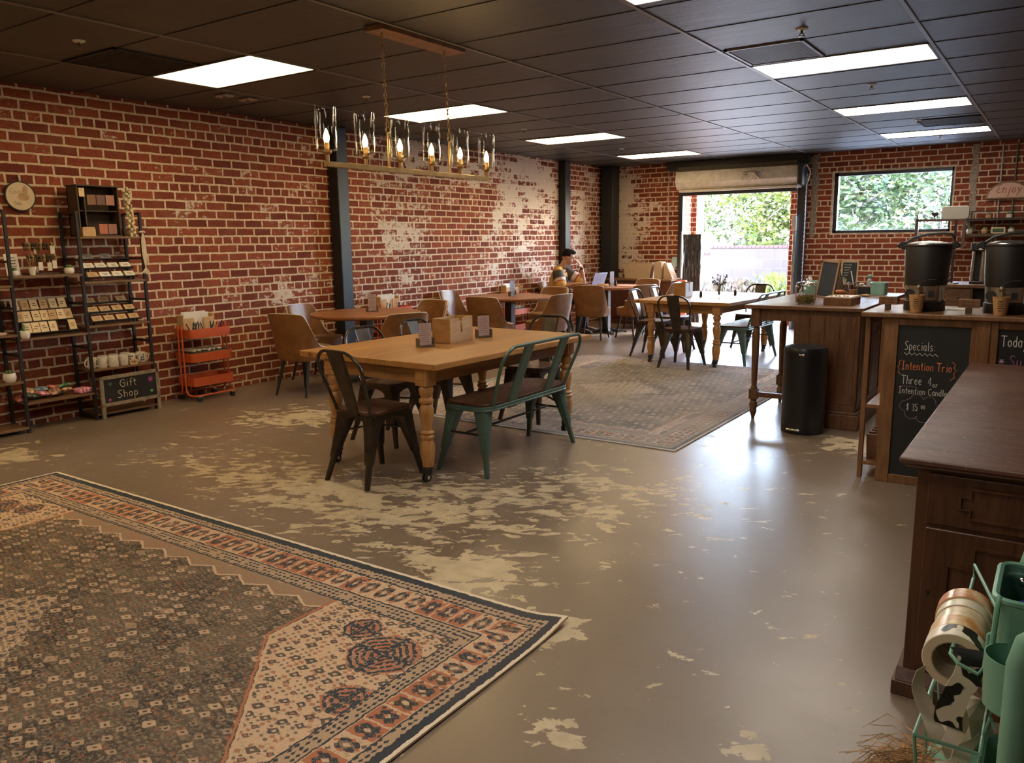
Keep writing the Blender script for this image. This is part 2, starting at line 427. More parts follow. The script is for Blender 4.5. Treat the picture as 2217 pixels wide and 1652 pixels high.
obj('motor', MB().box((-3.46, 13.05, 2.42), (.09, .30, .36)), M_DARK, dr, bevel=.03)
obj('pull_bar', MB().bb(-3.575, -3.53, 13.10, 13.14, 0, 1.55), flat('grey_galvanised', (.30, .31, .31), .35, .6), dr, bevel=.004)
obj('control_box', MB().bb(-3.60, -3.53, 13.08, 13.14, 1.56, 1.79), flat('pale_box', (.50, .42, .38), .5), dr, bevel=.008)
b = MB()
for k in range(60):
    z = 2.42-k*.034; Mx = Matrix.Translation((-3.40, 13.10, z)) @ Matrix.Rotation(R(90*(k % 2)), 4, 'Z')
    b.tube([(.008*math.cos(g), 0, .019*math.sin(g)) for g in [2*PI*i/8 for i in range(8)]], .0032, 5, True, M=Mx)
obj('chain', b, flat('bright_chain', (.6, .6, .6), .3, .8), dr)
b = MB().tube([(-3.46, 13.0, 2.35), (-3.42, 12.95, 2.52), (-3.38, 12.97, 2.55), (-3.34, 13.05, 2.45), (-3.38, 13.06, 2.30)], .011, 8)
obj('bracket', b, flat('grey_conduit', (.42, .40, .36), .5), dr)
b = MB().bb(-4.42, -4.02, 12.88, 12.96, 2.50, 2.515).box((-4.20, 12.93, 2.44), (.13, .1, .10)).box((-4.33, 12.94, 2.47), (.10, .05, .03)).box((-4.31, 12.945, 2.40), (.12, .04, .03))
b.tube([(-4.17, 12.9, 2.49), (-4.13, 12.88, 2.43), (-4.08, 12.90, 2.385)], .022, 8)
w_ = one('wall_heater', b, flat('dusty_opener', (.46, .42, .38), .5, var=.3, nscale=40), 'small dusty pale bracket fitting fixed to the front of the white roller door box', 'bracket', bevel=.006)
w_.name = 'mounting_bracket'
# black streaky plastic sheet at the left of the doorway
b = MB(); n = 28; rings = []
for j in range(17):
    z = .03+1.5*j/16; row = []
    for i in range(n+1):
        x = -5.41+.32*i/n; yy = 13.12+.018*math.sin(i*1.1+math.sin(z*7)*1.2)+.008*math.sin(z*19+i)
        row.append((x, yy, z))
    for i in range(n, -1, -1):
        x = -5.41+.32*i/n; yy = 13.128+.018*math.sin(i*1.1+math.sin(z*7)*1.2)+.008*math.sin(z*19+i)
        row.append((x, yy, z))
    rings.append(row)
b.loft(rings)
a = Mat('streaky_black_sheet'); x, y, z = a.xyz(a.coord()); nz = a.noise(a.comb(x*34, z*3.2), 1.6, 4, .7)
a.set('Base Color', a.mix(nz.ss(.5, .72), (.045, .045, .048), (.34, .33, .34))).set('Roughness', .38)
t = thing('door_curtain', 'black streaky plastic sheet hanging in the left side of the open roller doorway', 'curtain')
obj('sheet', b, a.m, t)
obj('edge_strip', MB().bb(-5.445, -5.425, 13.10, 13.14, 0, 1.58), flat('pale_blue_strip', (.62, .68, .78), .4), t, bevel=.003)
# conduits
def conduit(name, x, z0, z1, m, label, cat, extra=None, grp=None):
    b = MB().cyl((x, BY-.022, z0), (x, BY-.022, z1), .011, seg=10)
    for z in (z0+.12, z1-.2): b.box((x, BY-.008, z), (.05, .012, .02))
    if extra: extra(b)
    return one(name, b, m, label, cat, group=grp)
M_CON = flat('grey_conduit', (.42, .40, .36), .5)
conduit('conduit', -5.77, 1.0, 2.70, flat('cream_conduit', (.44, .38, .30), .5), 'thin cream conduit running down the brick between the corner column and the roller door', 'pipe', lambda b: b.box((-5.77, BY-.03, 1.0), (.04, .04, .06)))
conduit('conduit', -.83, 1.25, 2.70, M_CON, 'grey conduit running down the brick behind the Enjoy sign', 'pipe')
conduit('conduit', -.66, 1.5, 2.70, flat('green_conduit', (.10, .13, .09), .5), 'dark green conduit behind the right end of the Enjoy sign', 'pipe')

# ---------------------------------------------------------------- ceiling fittings
def troffer(x0, x1, y0, y1, col, st, label):
    t = thing('ceiling_light', label, 'ceiling light', ((x0+x1)/2, (y0+y1)/2, CZ), group='lit rectangular ceiling panels')
    w, d = (x1-x0)/2, (y1-y0)/2
    nm = 'lit_panel_%s' % ('a' if col is PANEL_LEFT else 'b')
    if nm not in _cache: _cache[nm] = emit(nm, col, st)
    obj('diffuser', MB().bb(-w+.012, w-.012, -d+.012, d-.012, -.006, -.001), _cache[nm], t, smooth=False)
    f = MB().bb(-w, w, -d, -d+.014, -.009, 0).bb(-w, w, d-.014, d, -.009, 0).bb(-w, -w+.014, -d, d, -.009, 0).bb(w-.014, w, -d, d, -.009, 0)
    obj('frame', f, M_TBAR, t, smooth=False)
for y0, lb in ((-1.36, 'lit ceiling panel behind the camera on the brick wall side, out of view'), (1.20, 'lit ceiling panel above the near part of the large rug, out of view'), (3.76, 'large square-looking lit ceiling panel at the upper left, nearest of the left row'),
               (6.30, 'lit ceiling panel seen just behind the chandelier chains, second of the left row'), (8.93, 'lit ceiling panel of the left row, third from the camera, right of the chandelier'),
               (11.52, 'farthest lit ceiling panel of the left row, above the man')):
    troffer(-5.90, -4.72, y0, y0+.60, PANEL_LEFT, PANEL_STR, lb)
for y0, lb in ((-1.36, 'lit ceiling panel behind the camera in the right row, out of view'), (1.20, 'lit ceiling panel above the camera, out of view'), (3.72, 'lit ceiling panel cut off by the top edge of the photo'),
               (6.29, 'largest fully visible lit ceiling panel of the right row, beside the square air grille'), (8.87, 'lit ceiling panel second in the right row, between two sprinklers'),
               (11.36, 'farthest and smallest lit ceiling panel of the right row, above the window wall')):
    troffer(-2.09, -.88, y0, y0+.57, PANEL_RIGHT, PANEL_STR, lb)
def grille(x0, x1, y0, y1, m, label):
    t = thing('air_vent', label, 'air vent', ((x0+x1)/2, (y0+y1)/2, CZ)); w, d = (x1-x0)/2, (y1-y0)/2
    obj('frame', MB().bb(-w, w, -d, -d+.02, -.012, 0).bb(-w, w, d-.02, d, -.012, 0).bb(-w, -w+.02, -d, d, -.012, 0).bb(w-.02, w, -d, d, -.012, 0), M_TBAR if m is None else m, t, smooth=False)
    b = MB(); k = int(d*2/.022)
    for i in range(k): b.box((0, -d+.02+i*.022, -.005), (2*w-.03, .012, .004), None)
    obj('louvres', b, flat('vent_louvre', (.10, .095, .09), .5) if m is None else m, t, smooth=False)
grille(-2.07, -1.54, 5.66, 6.25, None, 'square grey air grille in the ceiling beside the largest right-hand light panel')
M_VD = flat('dark_vent', (.012, .010, .009), .6)
grille(-5.9, -5.25, 3.10, 3.74, M_VD, 'dark square return air vent in the ceiling left of the nearest light panel')
grille(-1.52, -.88, 10.3, 10.95, M_VD, 'dark square ceiling vent between the two far right light panels')
b0 = MB(); b0.lathe([(.038, 0), (.038, -.004), (.028, -.010), (.012, -.012)], 16)
def sprinkler(x, y, label, first=[None]):
    if first[0] is None:
        t = thing('sprinkler', label, 'sprinkler', (x, y, CZ), group='ceiling sprinklers')
        obj('rosette', b0, flat('white_rosette', (.75, .73, .70), .4), t)
        h = MB().cyl((0, 0, -.01), (0, 0, -.035), .008, seg=8).lathe([(.004, -.052), (.02, -.050), (.02, -.047), (.004, -.046)], 10)
        h.tube([(-.011, 0, -.03), (-.013, 0, -.042), (0, 0, -.048)], .003, 6).tube([(.011, 0, -.03), (.013, 0, -.042), (0, 0, -.048)], .003, 6)
        obj('sprinkler_head', h, flat('dull_brass', (.20, .15, .10), .35, .8), t); first[0] = t
    else: dup(first[0], (x, y, CZ), label=label)
for x, y, lb in ((-5.26, 2.88, 'chrome ceiling sprinkler at the far upper left corner of the room'), (-1.475, 5.39, 'ceiling sprinkler beside the square air grille'),
                 (-1.49, 7.67, 'ceiling sprinkler between the first and second right-hand light panels'), (-1.49, 10.29, 'ceiling sprinkler between the two far right-hand light panels'),
                 (-1.485, 12.12, 'small ceiling sprinkler beyond the farthest right-hand light panel'), (-5.25, 5.42, 'ceiling sprinkler seen left of the chandelier chains'),
                 (-5.32, 8.07, 'ceiling sprinkler between the second and third left-hand light panels'), (-5.38, 10.69, 'ceiling sprinkler between the third and fourth left-hand light panels')):
    sprinkler(x, y, lb)
for i, (y, lb) in enumerate(((4.60, 'small white rectangular ceiling fitting, nearer of the pair beside the left wall'), (4.84, 'small white rectangular ceiling fitting, farther of the pair beside the left wall'))):
    t = thing('ceiling_sensor', lb, 'ceiling fitting', (-6.14, y, CZ), group='pair of small white ceiling fittings')
    obj('housing', MB().bb(-.075, .075, -.05, .05, -.02, 0), flat('off_white_plastic', (.45, .38, .30), .5), t, bevel=.006)
    obj('lens', MB().lathe([(.018, -.026), (.024, -.02)], 12), M_DARK, t)

# ---------------------------------------------------------------- chandelier
M_BRASS = flat('aged_brass', (.42, .27, .11), .34, .85)
M_COPPER = flat('brushed_copper_wood', (.25, .13, .07), .42, .35, var=.3, nscale=18)
t = thing('chandelier', 'linear brass chandelier with six clear glass cylinders hanging on two chains', 'chandelier', (-3.52, 4.08, CZ))
obj('canopy', MB().bb(-.075, .075, -.36, .44, -.034, 0), M_COPPER, t, bevel=.003)
zb = 1.905-CZ; y0, y1 = 3.30-4.08, 4.84-4.08
obj('arm', MB().bb(-.015, .015, y0-.015, y1+.015, zb-.015, zb+.015), M_BRASS, t, bevel=.002)
for cy, ry in ((-.29, -.27), (.305, .335)):
    zr = 2.13-CZ; obj('rod', MB().cyl((0, ry, zb), (0, ry, zr), .009, seg=12), M_BRASS, t)
    b = MB().tube([(0, ry+.017*math.cos(g), zr+.014+.017*math.sin(g)) for g in [2*PI*i/12 for i in range(12)]], .0045, 6, True)
    b.cyl((0, cy, -.034), (0, cy, -.065), .008, seg=8).tube([(0, cy+.014*math.cos(g), -.075+.014*math.sin(g)) for g in [2*PI*i/10 for i in range(10)]], .0035, 6, True)
    p0, p1 = Vector((0, cy, -.088)), Vector((0, ry, zr+.03)); n = 17
    for k in range(n):
        p = p0.lerp(p1, (k+.5)/n); Mx = Matrix.Translation(p) @ Matrix.Rotation(R(25+90*(k % 2)), 4, 'Z')
        L = (p1-p0).length/n*.66
        b.tube([(.0085*math.cos(g), 0, L*math.sin(g)) for g in [2*PI*i/12 for i in range(12)]], .003, 6, True, M=Mx)
    obj('chain', b, M_BRASS, t)
M_BULB = emit('candle_bulb_glow', (1.0, .66, .26), 55)
M_GLS = thin_glass('lamp_glass', (.95, .94, .92), .30)
for i in range(6):
    y = y0+(y1-y0)*i/5; z = zb+.015
    s = obj('socket', MB().lathe([(.012, z), (.012, z+.035), (.026, z+.048), (.026, z+.056), (.013, z+.058), (.013, z+.10), (.010, z+.104)], 16, (0, y, 0)), M_BRASS, t)
    obj('bulb', MB().lathe([(.009, z+.104), (.016, z+.122), (.017, z+.135), (.012, z+.155), (.005, z+.172), (.0005, z+.182)], 14, (0, y, 0)), M_BULB, s)
    g = MB().lathe([(.02, z+.056), (.056, z+.060), (.060, z+.068), (.060, z+.30), (.0575, z+.302), (.0575, z+.070), (.052, z+.063), (.02, z+.059)], 32, (0, y, 0), caps=False)
    obj('glass_shade', g, M_GLS, t)
# ---------------------------------------------------------------- furniture materials
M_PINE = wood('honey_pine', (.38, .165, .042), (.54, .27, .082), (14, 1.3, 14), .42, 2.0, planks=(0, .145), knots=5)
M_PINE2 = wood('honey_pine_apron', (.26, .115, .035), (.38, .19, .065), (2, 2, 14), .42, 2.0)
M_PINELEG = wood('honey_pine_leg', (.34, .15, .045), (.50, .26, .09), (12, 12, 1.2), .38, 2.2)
M_WAL = wood('walnut_seat', (.040, .015, .008), (.095, .038, .018), (2, 14, 14), .33, 2.2)
M_GUN = flat('bronze_gunmetal', (.062, .050, .038), .34, .75, var=.2)
M_TEAL = flat('sage_teal_enamel', (.070, .125, .100), .36, .15, var=.12)
M_TAN = flat('tan_leather', (.205, .086, .027), .42, var=.18, nscale=9, bump=.1)
M_TANI = flat('tan_leather_inner', (.33, .165, .055), .45, var=.15, nscale=9, bump=.1)
M_PIPE = flat('pale_piping', (.55, .48, .40), .4)
M_BLEG = flat('black_leg', (.014, .012, .011), .35)
M_RTOP = wood('red_oak_top', (.26, .095, .032), (.33, .135, .048), (1, 6, 6), .34, 1.6, planks=(1, .12))
M_ISL = wood('dark_oak', (.10, .042, .018), (.185, .085, .038), (14, 14, 1.5), .38, 2.2)
M_ISLT = wood('dark_oak_top', (.17, .075, .033), (.22, .105, .048), (14, 1.3, 14), .34, 2.2, planks=(0, .14))
M_RED = wood('reddish_sideboard', (.075, .022, .013), (.12, .042, .022), (14, 2, 2), .35, 2)
M_DESK = wood('old_mahogany', (.055, .020, .009), (.105, .042, .018), (14, 14, 1.6), .34, 2.3)
def desk_top():
    a = Mat('scuffed_mahogany_top'); p = a.coord(scale=(1.6, 9, 9)); x, y, z = a.xyz(a.coord()); n = a.noise(p, 3, 6, .65, .5)
    c = a.mix(n.ss(.35, .65), (.085, .032, .020), (.15, .065, .040)); sc = a.noise(a.comb((x+y)*30, (x-y)*3), 1.7, 3, .7).gt(.635); sp = a.noise(a.comb(x, y), 42, 3, .75).gt(.655)
    c = a.mix(sc*.35, c, (.42, .34, .28)); c = a.mix(sp*.5, c, (.5, .42, .36))
    a.set('Base Color', c).set('Roughness', a.noise(a.comb(x, y), 5, 4)*.15+.33); a.bump(a.noise(a.comb(x, y), 24, 4), .03, .004); return a.m
M_DTOP = desk_top()

# ---------------------------------------------------------------- metal chairs and benches
def sq(cx, cy, z, s, a=45, sy=None):
    sy = s if sy is None else sy
    o = []
    for k in range(8):
        g = R(a+45*k); q = 1.0 if k % 2 == 0 else .84
        o.append((cx+s*q*math.cos(g), cy+sy*q*math.sin(g), z))
    return o
def metal_leg(sx, sy, topx, topy, fx, fy, m, t):
    L = lambda k: (sx*(topx+(fx-topx)*k), sy*(topy+(fy-topy)*k))
    b = MB(); rings = []
    for z, s in ((.425, .063), (.38, .057), (.32, .048), (.24, .038), (.15, .029), (.14, .021), (.0, .017)):
        k = 1-z/.425; x, y = L(k); rings.append(sq(x, y, z, s))
    b.loft(rings); obj('leg', b, m, t)
def skirt(hx, hy, m, t, name='apron', n=10):
    """sheet steel skirt with an arch cut between each pair of legs"""
    b = MB()
    for ax in ('x', 'y'):
        for s in (-1, 1):
            half = hy if ax == 'x' else hx; pos = s*(hx if ax == 'x' else hy)
            P = [(-half, .425)] + [(-half+.035+(2*half-.07)*i/n, .335+.075*math.sin(PI*i/n)**.6) for i in range(n+1)] + [(half, .425)]
            b.prism(P, pos-.004, pos+.004, ax)
    b.prism(rrect(-hx-.008, hx+.008, -hy-.008, hy+.008, .05), .418, .436)
    obj(name, b, m, t)
def metal_chair(label, loc, rz, grp, m=None):
    m = m or M_GUN
    t = thing('metal_chair', label, 'chair', loc, rz, grp)
    obj('seat', MB().prism(rrect(-.178, .178, -.178, .178, .06), .436, .456), M_WAL, t, bevel=.004)
    skirt(.165, .165, m, t)
    for sx in (-1, 1): metal_leg(sx, 1, .118, .118, .190, .215, m, t); metal_leg(sx, -1, .118, .118, .185, .250, m, t)
    pts = []
    def P(x, z):
        k = (z-.44)/.40; return (x, -.172-.13*k**1.1, z)
    for z in (.44, .50, .58, .66, .70): pts.append(P(-(.150+.045*(z-.44)/.26), z))
    for i in range(1, 8):
        g = R(180-90*i/8); pts.append(P(-.073+.122*math.cos(g), .705+.125*math.sin(g)))
    pts.append(P(-.07, .83)); pts.append(P(.07, .83)); pts = pts + [(-p[0], p[1], p[2]) for p in pts[:-2][::-1]]
    obj('back_frame', MB().tube(pts, .0105, 8), m, t)
    b = MB(); rings = []
    for z, w in ((.44, .052), (.52, .058), (.64, .066), (.76, .072), (.828, .075)):
        x, y, _ = P(0, z); rings.append([(-w, y-.002, z), (-w*.8, y-.009, z), (w*.8, y-.009, z), (w, y-.002, z), (w, y+.002, z), (w*.8, y-.005, z), (-w*.8, y-.005, z), (-w, y+.002, z)])
    b.loft(rings).bb(-.055, .055, -.186, -.176, .425, .45); obj('splat', b, m, t, smooth=False)
    b = MB().tube([(-.165, .175, .30), (0, .0, .32), (.165, -.175, .30)], .006, 6).tube([(.165, .175, .30), (0, .0, .335), (-.165, -.175, .30)], .006, 6)
    obj('cross_brace', b, m, t)
    return t
ch = metal_chair('bronze metal chair with tall back splat at the near end of the front pine table', (-3.49, 3.56, 0), -4, 'metal chairs around the front pine table')
G1, G2 = 'metal chairs around the front pine table', 'metal chairs around the far pine table'
dup(ch, (-4.06, 4.33, 0), -92, 'bronze metal chair on the brick-wall side of the front pine table, nearer of the two', G1)
dup(ch, (-4.10, 4.98, 0), -88, 'bronze metal chair on the brick-wall side of the front pine table, behind the menu cards', G1)
dup(ch, (-3.55, 5.48, 0), 180, 'bronze metal chair at the far end of the front pine table', G1)
dup(ch, (-3.55, 8.66, 0), -2, 'dark metal chair at the near end of the far pine table, back to camera', G2)
dup(ch, (-4.20, 9.33, 0), -90, 'bluish metal chair on the wall side of the far pine table, nearer of the two', G2)
dup(ch, (-4.20, 9.95, 0), -88, 'bluish metal chair on the wall side of the far pine table, farther of the two', G2)
dup(ch, (-3.42, 10.72, 0), 176, 'dark metal chair at the far end of the far pine table, against the bright doorway', G2)
def metal_bench(label, loc, rz):
    t = thing('metal_bench', label, 'bench', loc, rz, 'sage green metal benches at the pine tables'); m = M_TEAL; hx, hy = .50, .165
    obj('seat', MB().prism(rrect(-hx-.01, hx+.01, -hy-.012, hy+.012, .10, 6), .440, .458), M_WAL, t, bevel=.004)
    b = MB().prism(rrect(-hx-.02, hx+.02, -hy-.022, hy+.022, .11, 6), .420, .440)
    b.tube([(*p, .415) for p in rrect(-hx-.015, hx+.015, -hy-.017, hy+.017, .105, 6)], .008, 6, True); obj('seat_frame', b, m, t, bevel=.003)
    for sx in (-1, 1):
        for sy in (-1, 1): metal_leg(sx, sy, hx-.055, .105, hx+.035, .195, m, t)
    def P(x, z):
        k = (z-.43)/.40; return (x, -.17-.15*k**1.1, z)
    pts = [P(-(hx-.07), .43), P(-(hx-.055), .55), P(-(hx-.035), .66)]
    for i in range(0, 8): g = R(180-90*i/8); pts.append(P(-(hx-.13)+.10*math.cos(g), .715+.105*math.sin(g)))
    pts.append(P(-.35, .82)); pts = pts+[(-p[0], p[1], p[2]) for p in pts[::-1]]
    obj('back_frame', MB().tube(pts, .0115, 8), m, t)
    for x in (-.215, .215):
        b = MB(); rings = []
        for z, w in ((.40, .052), (.45, .052), (.60, .052), (.75, .055), (.818, .058)):
            _, y, _ = P(0, max(z, .43)); rings.append([(x-w, y-.003, z), (x-w*.75, y-.010, z), (x+w*.75, y-.010, z), (x+w, y-.003, z), (x+w, y+.002, z), (x+w*.75, y-.005, z), (x-w*.75, y-.005, z), (x-w, y+.002, z)])
        b.loft(rings); sp = obj('splat', b, m, t, smooth=False)
        b = MB()
        for dx in (-.028, .028): b.ball((x+dx, -.183, .425), (.008, .004, .008), 8, 6)
        obj('rivet', b, m, sp)
    b = MB()
    for sx in (-1, 1): b.tube([(sx*(hx-.01), -.17, .27), (sx*(hx-.17), 0, .405), (sx*(hx-.17), 0, .41)], .007, 6).tube([(sx*(hx), -.165, .26), (sx*hx, .165, .26)], .008, 6)
    b.tube([(-hx, 0, .26), (hx, 0, .26)], .008, 6)
    obj('cross_brace', b, M_BLEG, t)
    return t
be = metal_bench('sage green metal bench with dark seat on the open side of the front pine table', (-3.05, 4.41, 0), 90)
dup(be, (-3.10, 9.53, 0), 88, 'sage green metal bench on the open side of the far pine table near the doorway')

# ---------------------------------------------------------------- pine tables
PROF = [(.030, .09), (.036, .10), (.040, .14), (.047, .19), (.045, .235), (.034, .262), (.045, .275), (.047, .285), (.034, .298), (.046, .31), (.030, .325), (.034, .36),
        (.045, .42), (.046, .455), (.032, .485), (.047, .50), (.047, .515), (.031, .53), (.040, .545), (.047, .575), (.040, .598), (.030, .605)]
def pine_table(label, loc, rz, legs, tx0, tx1, ty0, ty1, grp):
    t = thing('farm_table', label, 'table', loc, rz, grp); z = .75
    obj('tabletop', MB().bb(tx0, tx1, ty0, ty1, z-.038, z), M_PINE, t, bevel=.005)
    lx0, lx1, ly0, ly1 = legs; b = MB()
    b.bb(lx0, lx1, ly0-.012, ly0+.012, .612, z-.039).bb(lx0, lx1, ly1-.012, ly1+.012, .612, z-.039).bb(lx0-.012, lx0+.012, ly0, ly1, .612, z-.039).bb(lx1-.012, lx1+.012, ly0, ly1, .612, z-.039)
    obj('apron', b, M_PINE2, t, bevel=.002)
    for x in (lx0, lx1):
        for y in (ly0, ly1):
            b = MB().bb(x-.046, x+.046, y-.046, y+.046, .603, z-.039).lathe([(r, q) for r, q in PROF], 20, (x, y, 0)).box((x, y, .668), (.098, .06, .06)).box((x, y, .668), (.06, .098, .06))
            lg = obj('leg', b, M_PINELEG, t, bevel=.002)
            c = MB().cyl((x, y, .112), (x, y, .078), .033, seg=14).bb(x-.022, x+.022, y-.03, y+.014, .045, .082)
            for s in (-1, 1): c.cyl((x+s*.006, y-.018, .028), (x+s*.018, y-.018, .028), .028, seg=18)
            obj('caster', c, M_BLEG, lg, bevel=.002)
            d = MB()
            for s in (-1, 1): d.cyl((x+s*.018, y-.018, .028), (x+s*.0195, y-.018, .028), .013, seg=14)
            obj('hub', d, flat('chrome', (.75, .75, .75), .18, 1.0), lg)
    return t
pine_table('honey-coloured pine farm table with turned legs, in the foreground below the chandelier', (-3.52, 4.44, 0), -2, (-.41, .41, -.78, .80), -.66, .56, -.86, .93, 'pine farm tables on casters')
pine_table('pine farm table with turned legs far back, its top bright from the open doorway', (-3.56, 9.55, 0), -2.5, (-.41, .41, -.78, .78), -.62, .58, -.86, .93, 'pine farm tables on casters')

# ---------------------------------------------------------------- round tables and tub chairs
def round_table(label, x, y):
    t = thing('round_table', label, 'table', (x, y, 0), group='round wooden tables along the brick wall')
    obj('tabletop', MB().lathe([(.50, .700), (.555, .708), (.572, .722), (.572, .738), (.566, .742), (.0, .742)], 64), M_RTOP, t, ang=30)
    b = MB().bb(-.05, .05, -.05, .05, .05, .70).bb(-.16, .16, -.03, .03, .685, .70).bb(-.03, .03, -.16, .16, .685, .70); obj('pedestal', b, M_BLEG, t, bevel=.006)
    b = MB()
    for k in range(4):
        Mx = Matrix.Rotation(R(45+90*k), 4, 'Z')
        b.prism([(0, .012), (0, .075), (.05, .07), (.33, .024), (.345, .012)], -.030, .030, 'y', M=Mx)
        b.cyl((.32, 0, 0), (.32, 0, .014), .02, seg=10, M=Mx)
    obj('base', b, M_BLEG, t, bevel=.003)
round_table('round oak-topped pedestal table nearest the camera, in front of the first steel column', -6.00, 6.05)
round_table('round oak-topped pedestal table in the middle of the wall row', -6.00, 8.72)
round_table('round oak-topped pedestal table where the man sits with a laptop', -5.93, 11.32)

def tub_chair(label, loc, rz, grp):
    """upholstered dining chair facing +Y: a shell that wraps from the back down to the seat front"""
    t = thing('tub_chair', label, 'chair', loc, rz, grp); N = 36
    def foot(th, s):   # squarish plan, th = 0 at the back
        c, q = math.sin(th), -math.cos(th); e = .62
        return (s*math.copysign(abs(c)**e, c)*1.0, s*math.copysign(abs(q)**e, q)*.98)
    def top(th):
        a = abs(math.degrees(th))
        if a < 38: return .805-.010*(a/38)**2
        if a < 95: k = (a-38)/57; return .795-.335*(k*k*(3-2*k))**.85
        return .46
    out = []; inn = []
    ths = [R(-128+256*i/N) for i in range(N+1)]
    rows_o = []; rows_i = []
    for j in range(9):
        k = j/8; ro = []; ri = []
        for th in ths:
            zt = top(th); z = .36+(zt-.36)*k; s = .232+.048*((z-.36)/.45); lean = -.035*((z-.36)/.45)
            x, y = foot(th, s); ro.append((x, y+lean, z)); x, y = foot(th, s-.034); ri.append((x, y+lean, z+.001))
        rows_o.append(ro); rows_i.append(ri)
    n = N+1; b = MB(); base = 0
    vs = [p for r in rows_o for p in r]+[p for r in rows_i for p in r]; K = 9*n; fs = []
    for j in range(8):
        for i in range(N):
            fs.append((j*n+i, j*n+i+1, (j+1)*n+i+1, (j+1)*n+i)); fs.append((K+j*n+i+1, K+j*n+i, K+(j+1)*n+i, K+(j+1)*n+i+1))
    for i in range(N):
        fs.append((8*n+i, 8*n+i+1, K+8*n+i+1, K+8*n+i)); fs.append((i+1, i, K+i, K+i+1))
    for i in (0, N):
        for j in range(8): fs.append((j*n+i, (j+1)*n+i, K+(j+1)*n+i, K+j*n+i))
    b.add(vs, fs); b.prism([foot(th, .226) for th in [2*PI*i/28 for i in range(28)]], .345, .375)
    sh = obj('shell', b, M_TAN, t, ang=60)
    e = [rows_o[8][i] for i in range(n)]; e = [((p[0]+q[0])/2, (p[1]+q[1])/2, p[2]+.002) for p, q in zip(e, rows_i[8])]
    obj('piping', MB().tube([(p[0]*1.03, p[1]*1.03, p[2]) for p in e], .0055, 6), M_PIPE, sh)
    P = [foot(th, .20) for th in [2*PI*i/32 for i in range(32)]]; rings = []
    for z, s in ((.37, 1.0), (.43, 1.05), (.455, 1.04), (.468, .96)): rings.append([(x*s, y*s*1.08+.018, z) for x, y in P])
    obj('seat_cushion', MB().loft(rings), M_TANI, t, ang=50)
    for sx, sy, fx, fy in ((-1, 1, .20, .20), (1, 1, .20, .20), (-1, -1, .185, .24), (1, -1, .185, .24)):
        obj('leg', MB().tube([(sx*.15, sy*.14, .352), (sx*fx, sy*fy, 0)], [.020, .0115], 10), M_BLEG, t)
    return t
GA, GB, GC = 'tan leather tub chairs at the nearest round table', 'tan leather tub chairs at the middle round table', 'tan leather tub chairs at the farthest round table'
tc = tub_chair('tan leather tub chair seen from behind at the near left of the nearest round table', (-6.10, 5.30, 0), 8, GA)
dup(tc, (-6.62, 5.95, 0), -82, 'tan leather tub chair against the brick wall behind the nearest round table', GA)
dup(tc, (-5.92, 6.80, 0), 176, 'tan leather tub chair on the far side of the nearest round table', GA)
dup(tc, (-5.28, 5.72, 0), 70, 'tan leather tub chair with grey sheen on its back, right of the nearest round table', GA)
dup(tc, (-6.62, 8.52, 0), -85, 'tan leather tub chair against the wall left of the middle round table', GB)
dup(tc, (-5.72, 7.93, 0), 6, 'tan leather tub chair seen from behind on the near side of the middle round table', GB)
dup(tc, (-5.93, 9.50, 0), 178, 'tan leather tub chair on the far side of the middle round table', GB)
dup(tc, (-5.33, 8.55, 0), 82, 'tan tub chair with bright reflection on its back, right of the middle round table', GB)
dup(tc, (-5.74, 10.52, 0), 14, 'tan leather tub chair seen from behind in front of the seated man', GC)
dup(tc, (-5.22, 10.86, 0), 62, 'tan leather tub chair turned sideways, right of the table with the laptop', GC)
dup(tc, (-5.72, 12.12, 0), 175, 'tan leather tub chair on the far side of the laptop table, before the sideboard', GC)
dup(tc, (-5.14, 11.55, 0), 100, 'tub chair with its back washed pale by daylight, right of the farthest round table', GC)
dup(tc, (-6.62, 10.98, 0), -72, 'tan leather tub chair the man in the yellow jersey sits on', GC)

# ---------------------------------------------------------------- island table with cupboard
t = thing('island_table', 'tall dark oak table with cupboard base and tapered legs behind the black bin', 'table')
obj('tabletop', MB().bb(-2.08, -1.185, 6.33, 8.15, .905, .935), M_ISLT, t, bevel=.006)
obj('apron', MB().bb(-2.03, -1.70, 6.385, 6.41, .81, .905).bb(-2.03, -2.005, 6.40, 8.1, .81, .905), M_ISL, t, bevel=.002)
for y in (6.40, 7.16):
    b = MB().bb(-2.035, -1.965, y-.035, y+.035, .76, .905); c = (-2.0, y, 0)
    b.lathe([(.028, .762), (.020, .745), (.033, .70), (.031, .60), (.024, .34), (.021, .27), (.030, .262), (.030, .252)], 8, c).bb(-2.032, -1.968, y-.032, y+.032, .165, .252)
    b.lathe([(.030, .166), (.022, .150), (.033, .125), (.026, .075), (.030, .065), (.014, .02), (.012, 0)], 12, c); obj('leg', b, M_ISL, t, bevel=.002)
    obj('stretcher', MB().bb(-1.97, -1.70, y-.014, y+.014, .185, .225), M_ISL, t, bevel=.003)
cb = obj('cupboard', MB().bb(-1.70, -1.22, 6.385, 8.10, .12, .905), M_ISL, t, bevel=.003)
b = MB().bb(-1.735, -1.19, 6.35, 8.12, 0, .115).bb(-1.725, -1.20, 6.36, 8.115, .115, .135); obj('plinth', b, M_ISL, t, bevel=.004)
b = MB()
for i in range(4): b.bb(-1.675+.112*i, -1.583+.112*i, 6.378, 6.386, .19, .86)
b.bb(-1.225, -1.212, 6.42, 8.06, .16, .20)
for i in range(4): y = 6.43+.41*i; b.bb(-1.221, -1.210, y, y+.045, .2, .88).bb(-1.221, -1.214, y+.085, y+.37, .26, .70).bb(-1.221, -1.212, y+.075, y+.38, .75, .87)
obj('panel', b, M_ISL, t, bevel=.003)
